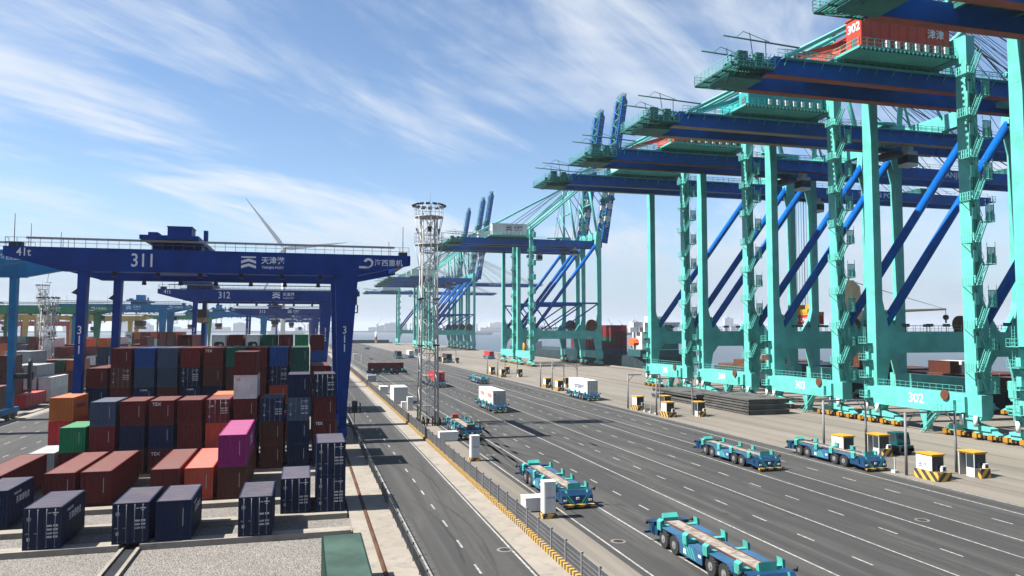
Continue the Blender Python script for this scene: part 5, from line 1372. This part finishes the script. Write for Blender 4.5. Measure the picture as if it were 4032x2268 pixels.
hull(sh2, 130, 158, 232, 78, 3.6, HULL)
MB().box(132, 156, 100, 226, 3.6, 4.6).build('hatch_coaming', RUST, sh2)
for i in range(5): MB().box(134, 154, 106 + i * 24, 124 + i * 24, 4.6, 6.0).build('hatch_lid', [RUST, BROWN, RUST, HULL, BROWN][i], sh2)
cr = MB().tube((145, 177, 4.6), (145, 177, 18), 1.5, 14).tower([(18, 143.2, 146.8, 175.2, 178.8), (27.2, 143.6, 146.2, 175.6, 178.4), (29.0, 143.6, 144.6, 176.2, 177.8)])
cr = cr.build('deck_crane', BUFF, sh2)
MB().tube((146.5, 177, 20.2), (176, 177, 21.3), 0.55, 8, 0.3).build('jib', BUFF, cr)
m = MB()
for dz_ in (0, 0.5, 1): m.tube((144.2, 176.6 + dz_ * .4, 28.8), (176, 177, 21.3), 0.06, 4)
m.tube((176, 177, 21.3), (176, 177, 19.6), 0.08, 4); m.build('rigging', ROPE, cr)
MB().disc((176, 177, 19.0), (0, 1, 0), 0.75, 0.7, 12).tube((176, 177, 18.5), (176, 177, 17.4), 0.25, 8).build('hook_block', DGREY, cr)
MB().box(133, 137, 150, 158, 6.0, 8.6).box(134, 140, 196, 204, 4.6, 9.0).build('deck_house', BROWN, sh2)
for i, (x, y, c) in enumerate(((136, 136, 'brown'), (139, 136, 'white'), (142, 112, 'brown'), (144.7, 112, 'navy'), (147.4, 112, 'brown'), (136, 160.5, 'brown'))):
    container(c, x, y, 6.03, L20, HS, 'wall', '%s container on the deck of the dark cargo ship' % c, True, group=GS)
bg_ = thing('floating_crane_barge', 'small work barge with an orange crane house beyond the far quay cranes', 'barge', (128, 430, -3.2))
MB().box(0, 16, 0, 40, -1, 2.6).build('hull', HULL, bg_); MB().box(3, 9, 6, 14, 2.6, 12).build('deck_house', WHITE, bg_)
MB().box(-4, 1.5, 4, 10, 13, 18.5).tube((-1.5, 7, 2.6), (-1.5, 7, 13.2), 1.2, 10).build('crane_house', YELL, bg_); MB().tube((-1, 6, 17), (6, -8, 26), 0.5, 6).build('jib', YELL, bg_)

# ================================================================== wind turbine
tb = thing('wind_turbine', 'white wind turbine standing behind the navy gantries', 'wind turbine', (-20.5, 770, 0))
TW = paint('turbine white', (0.66, 0.66, 0.65, 1), 0.45, 0.05, 0.04)
MB().tube((0, 0, -0.4), (0, 0, 92), 2.4, 20, 1.5).build('tower', TW, tb)
nc = MB().box(-1.8, 1.8, -4.5, 6, 92, 95.6).tube((0, -4.6, 93.8), (0, -7.2, 93.8), 1.7, 14, 0.9).build('nacelle', TW, tb)
for a in (37, 157, 277):
    b = MB()
    prof = [(1.5, 1.0, 1.0, 0), (6, 1.9, .55, .2), (14, 1.75, .4, .2), (34, 1.05, .25, .1), (54, 0.45, .12, 0), (61, 0.08, .05, 0)]
    vs = []
    for r_, c_, th, of in prof:
        vs += [(-c_ + of, -th, r_), (c_ + of * 2, -th, r_), (c_ + of * 2, th, r_), (-c_ + of, th, r_)]
    fs = [(3, 2, 1, 0)]
    for i in range(len(prof) - 1):
        for j_ in range(4): fs.append((4 * i + j_, 4 * i + (j_ + 1) % 4, 4 * i + 4 + (j_ + 1) % 4, 4 * i + 4 + j_))
    fs.append(tuple(4 * len(prof) - 4 + q for q in range(4))); b._add(vs, fs)
    b.build('blade', TW, tb, (0, -6.2, 93.8), (0, R(-a), 0))

# ================================================================== far shore
shore = struct(MB().box(-8000, 8000, 5400, 6800, -8, 6).build('far_shore', GM['concrete']))
rf = random.Random(9)
FB = [paint('far building %d' % i, c, 0.8, 0.1, 0.05) for i, c in enumerate(((0.35, 0.35, 0.36, 1), (0.5, 0.48, 0.45, 1), (0.28, 0.3, 0.33, 1)))]
for i in range(70):
    x = rf.uniform(-2200, 3900); h = rf.uniform(15, 72) * (1.5 if rf.random() < 0.15 else 1); w_ = rf.uniform(18, 90); y = rf.uniform(5450, 6300)
    o = MB().box(-w_, w_, 0, 30, 0, h).box(-w_ * .5, w_ * .3, 5, 20, h, h * 1.12).build('far_building', FB[i % 3], None, (x, y, 5.9))
    tag(o, 'hazy building on the far shore across the water', 'building', 'buildings of the far shore')
for i in range(16):
    x = [180, 215, 420, 470, 520, 760, 800, 850, 930, 1000, -200, -260, 1200, 1260, 1330, 60][i]; h = rf.uniform(80, 118)
    o = link('harbour_crane', None, None, (x * 1.5 + 390, 5200 + rf.uniform(0, 150), -3.2)); tag(o, 'faint jib crane silhouette on the far shore', 'crane', 'harbour cranes of the far shore')
    MB().tower([(0, -7, 7, -7, 7), (h * .45, -3, 3, -3, 3), (h * .5, -5, 5, -4, 4), (h * .62, -4, 4, -4, 4)]).build('tower', FB[2], o)
    MB().tube((0, 0, h * .5), (rf.choice((-1, 1)) * 42, 0, h * 1.15), 2.4, 5).build('jib', FB[2], o)
for x, y, s, l in ((560, 2600, 1.0, 'white hulled ship lying before the far shore'), (1150, 2400, 1.3, 'long dark ship lying before the far shore'), (-60, 2700, 0.8, 'low pale ship lying before the far shore, west of the white one')):
    o = thing('distant_ship', l, 'ship', (x, y, -3.2))
    MB().prism([(-70 * s, 0), (70 * s, 0), (80 * s, 9), (-74 * s, 9)], 'y', 0, 18).build('hull', HULL if 'dark' in l else WHITE, o)
    MB().box(-62 * s, -40 * s, 2, 16, 9, 30).box(-58 * s, -48 * s, 5, 12, 30, 38).build('bridge_tower', WHITE, o)
bk = tag(MB().box(-30, 30, 0, 4, -4, 1.2).box(-22, 26, 1, 3, 1.2, 4).build('breakwater', HULL, None, (70, 905, -0.5)), 'dark low breakwater at the end of the terminal', 'breakwater')
bc = thing('beacon', 'red and white banded beacon post at the end of the terminal', 'beacon', (78, 880 - 6, 0))
MB().tube((0, 0, 0), (0, 0, 13), 1.3, 10).build('post', WHITE, bc); MB().tube((0, 0, 4), (0, 0, 8), 1.33, 10).build('red_band', REDP, bc)

# ================================================================== harbour haze
HAZE = bpy.data.materials.new('haze air'); HAZE.use_nodes = True
hn = HAZE.node_tree.nodes; hn.clear()
ho = hn.new('ShaderNodeOutputMaterial'); pv = hn.new('ShaderNodeVolumePrincipled')
pv.inputs['Color'].default_value = (0.80, 0.88, 1.0, 1); pv.inputs['Density'].default_value = 0.00008; pv.inputs['Anisotropy'].default_value = 0.2
HAZE.node_tree.links.new(pv.outputs[0], ho.inputs['Volume'])
hz = MB().box(-8900, 8900, -2900, 13900, -10.5, 135).build('haze', HAZE); hz['kind'] = 'stuff'
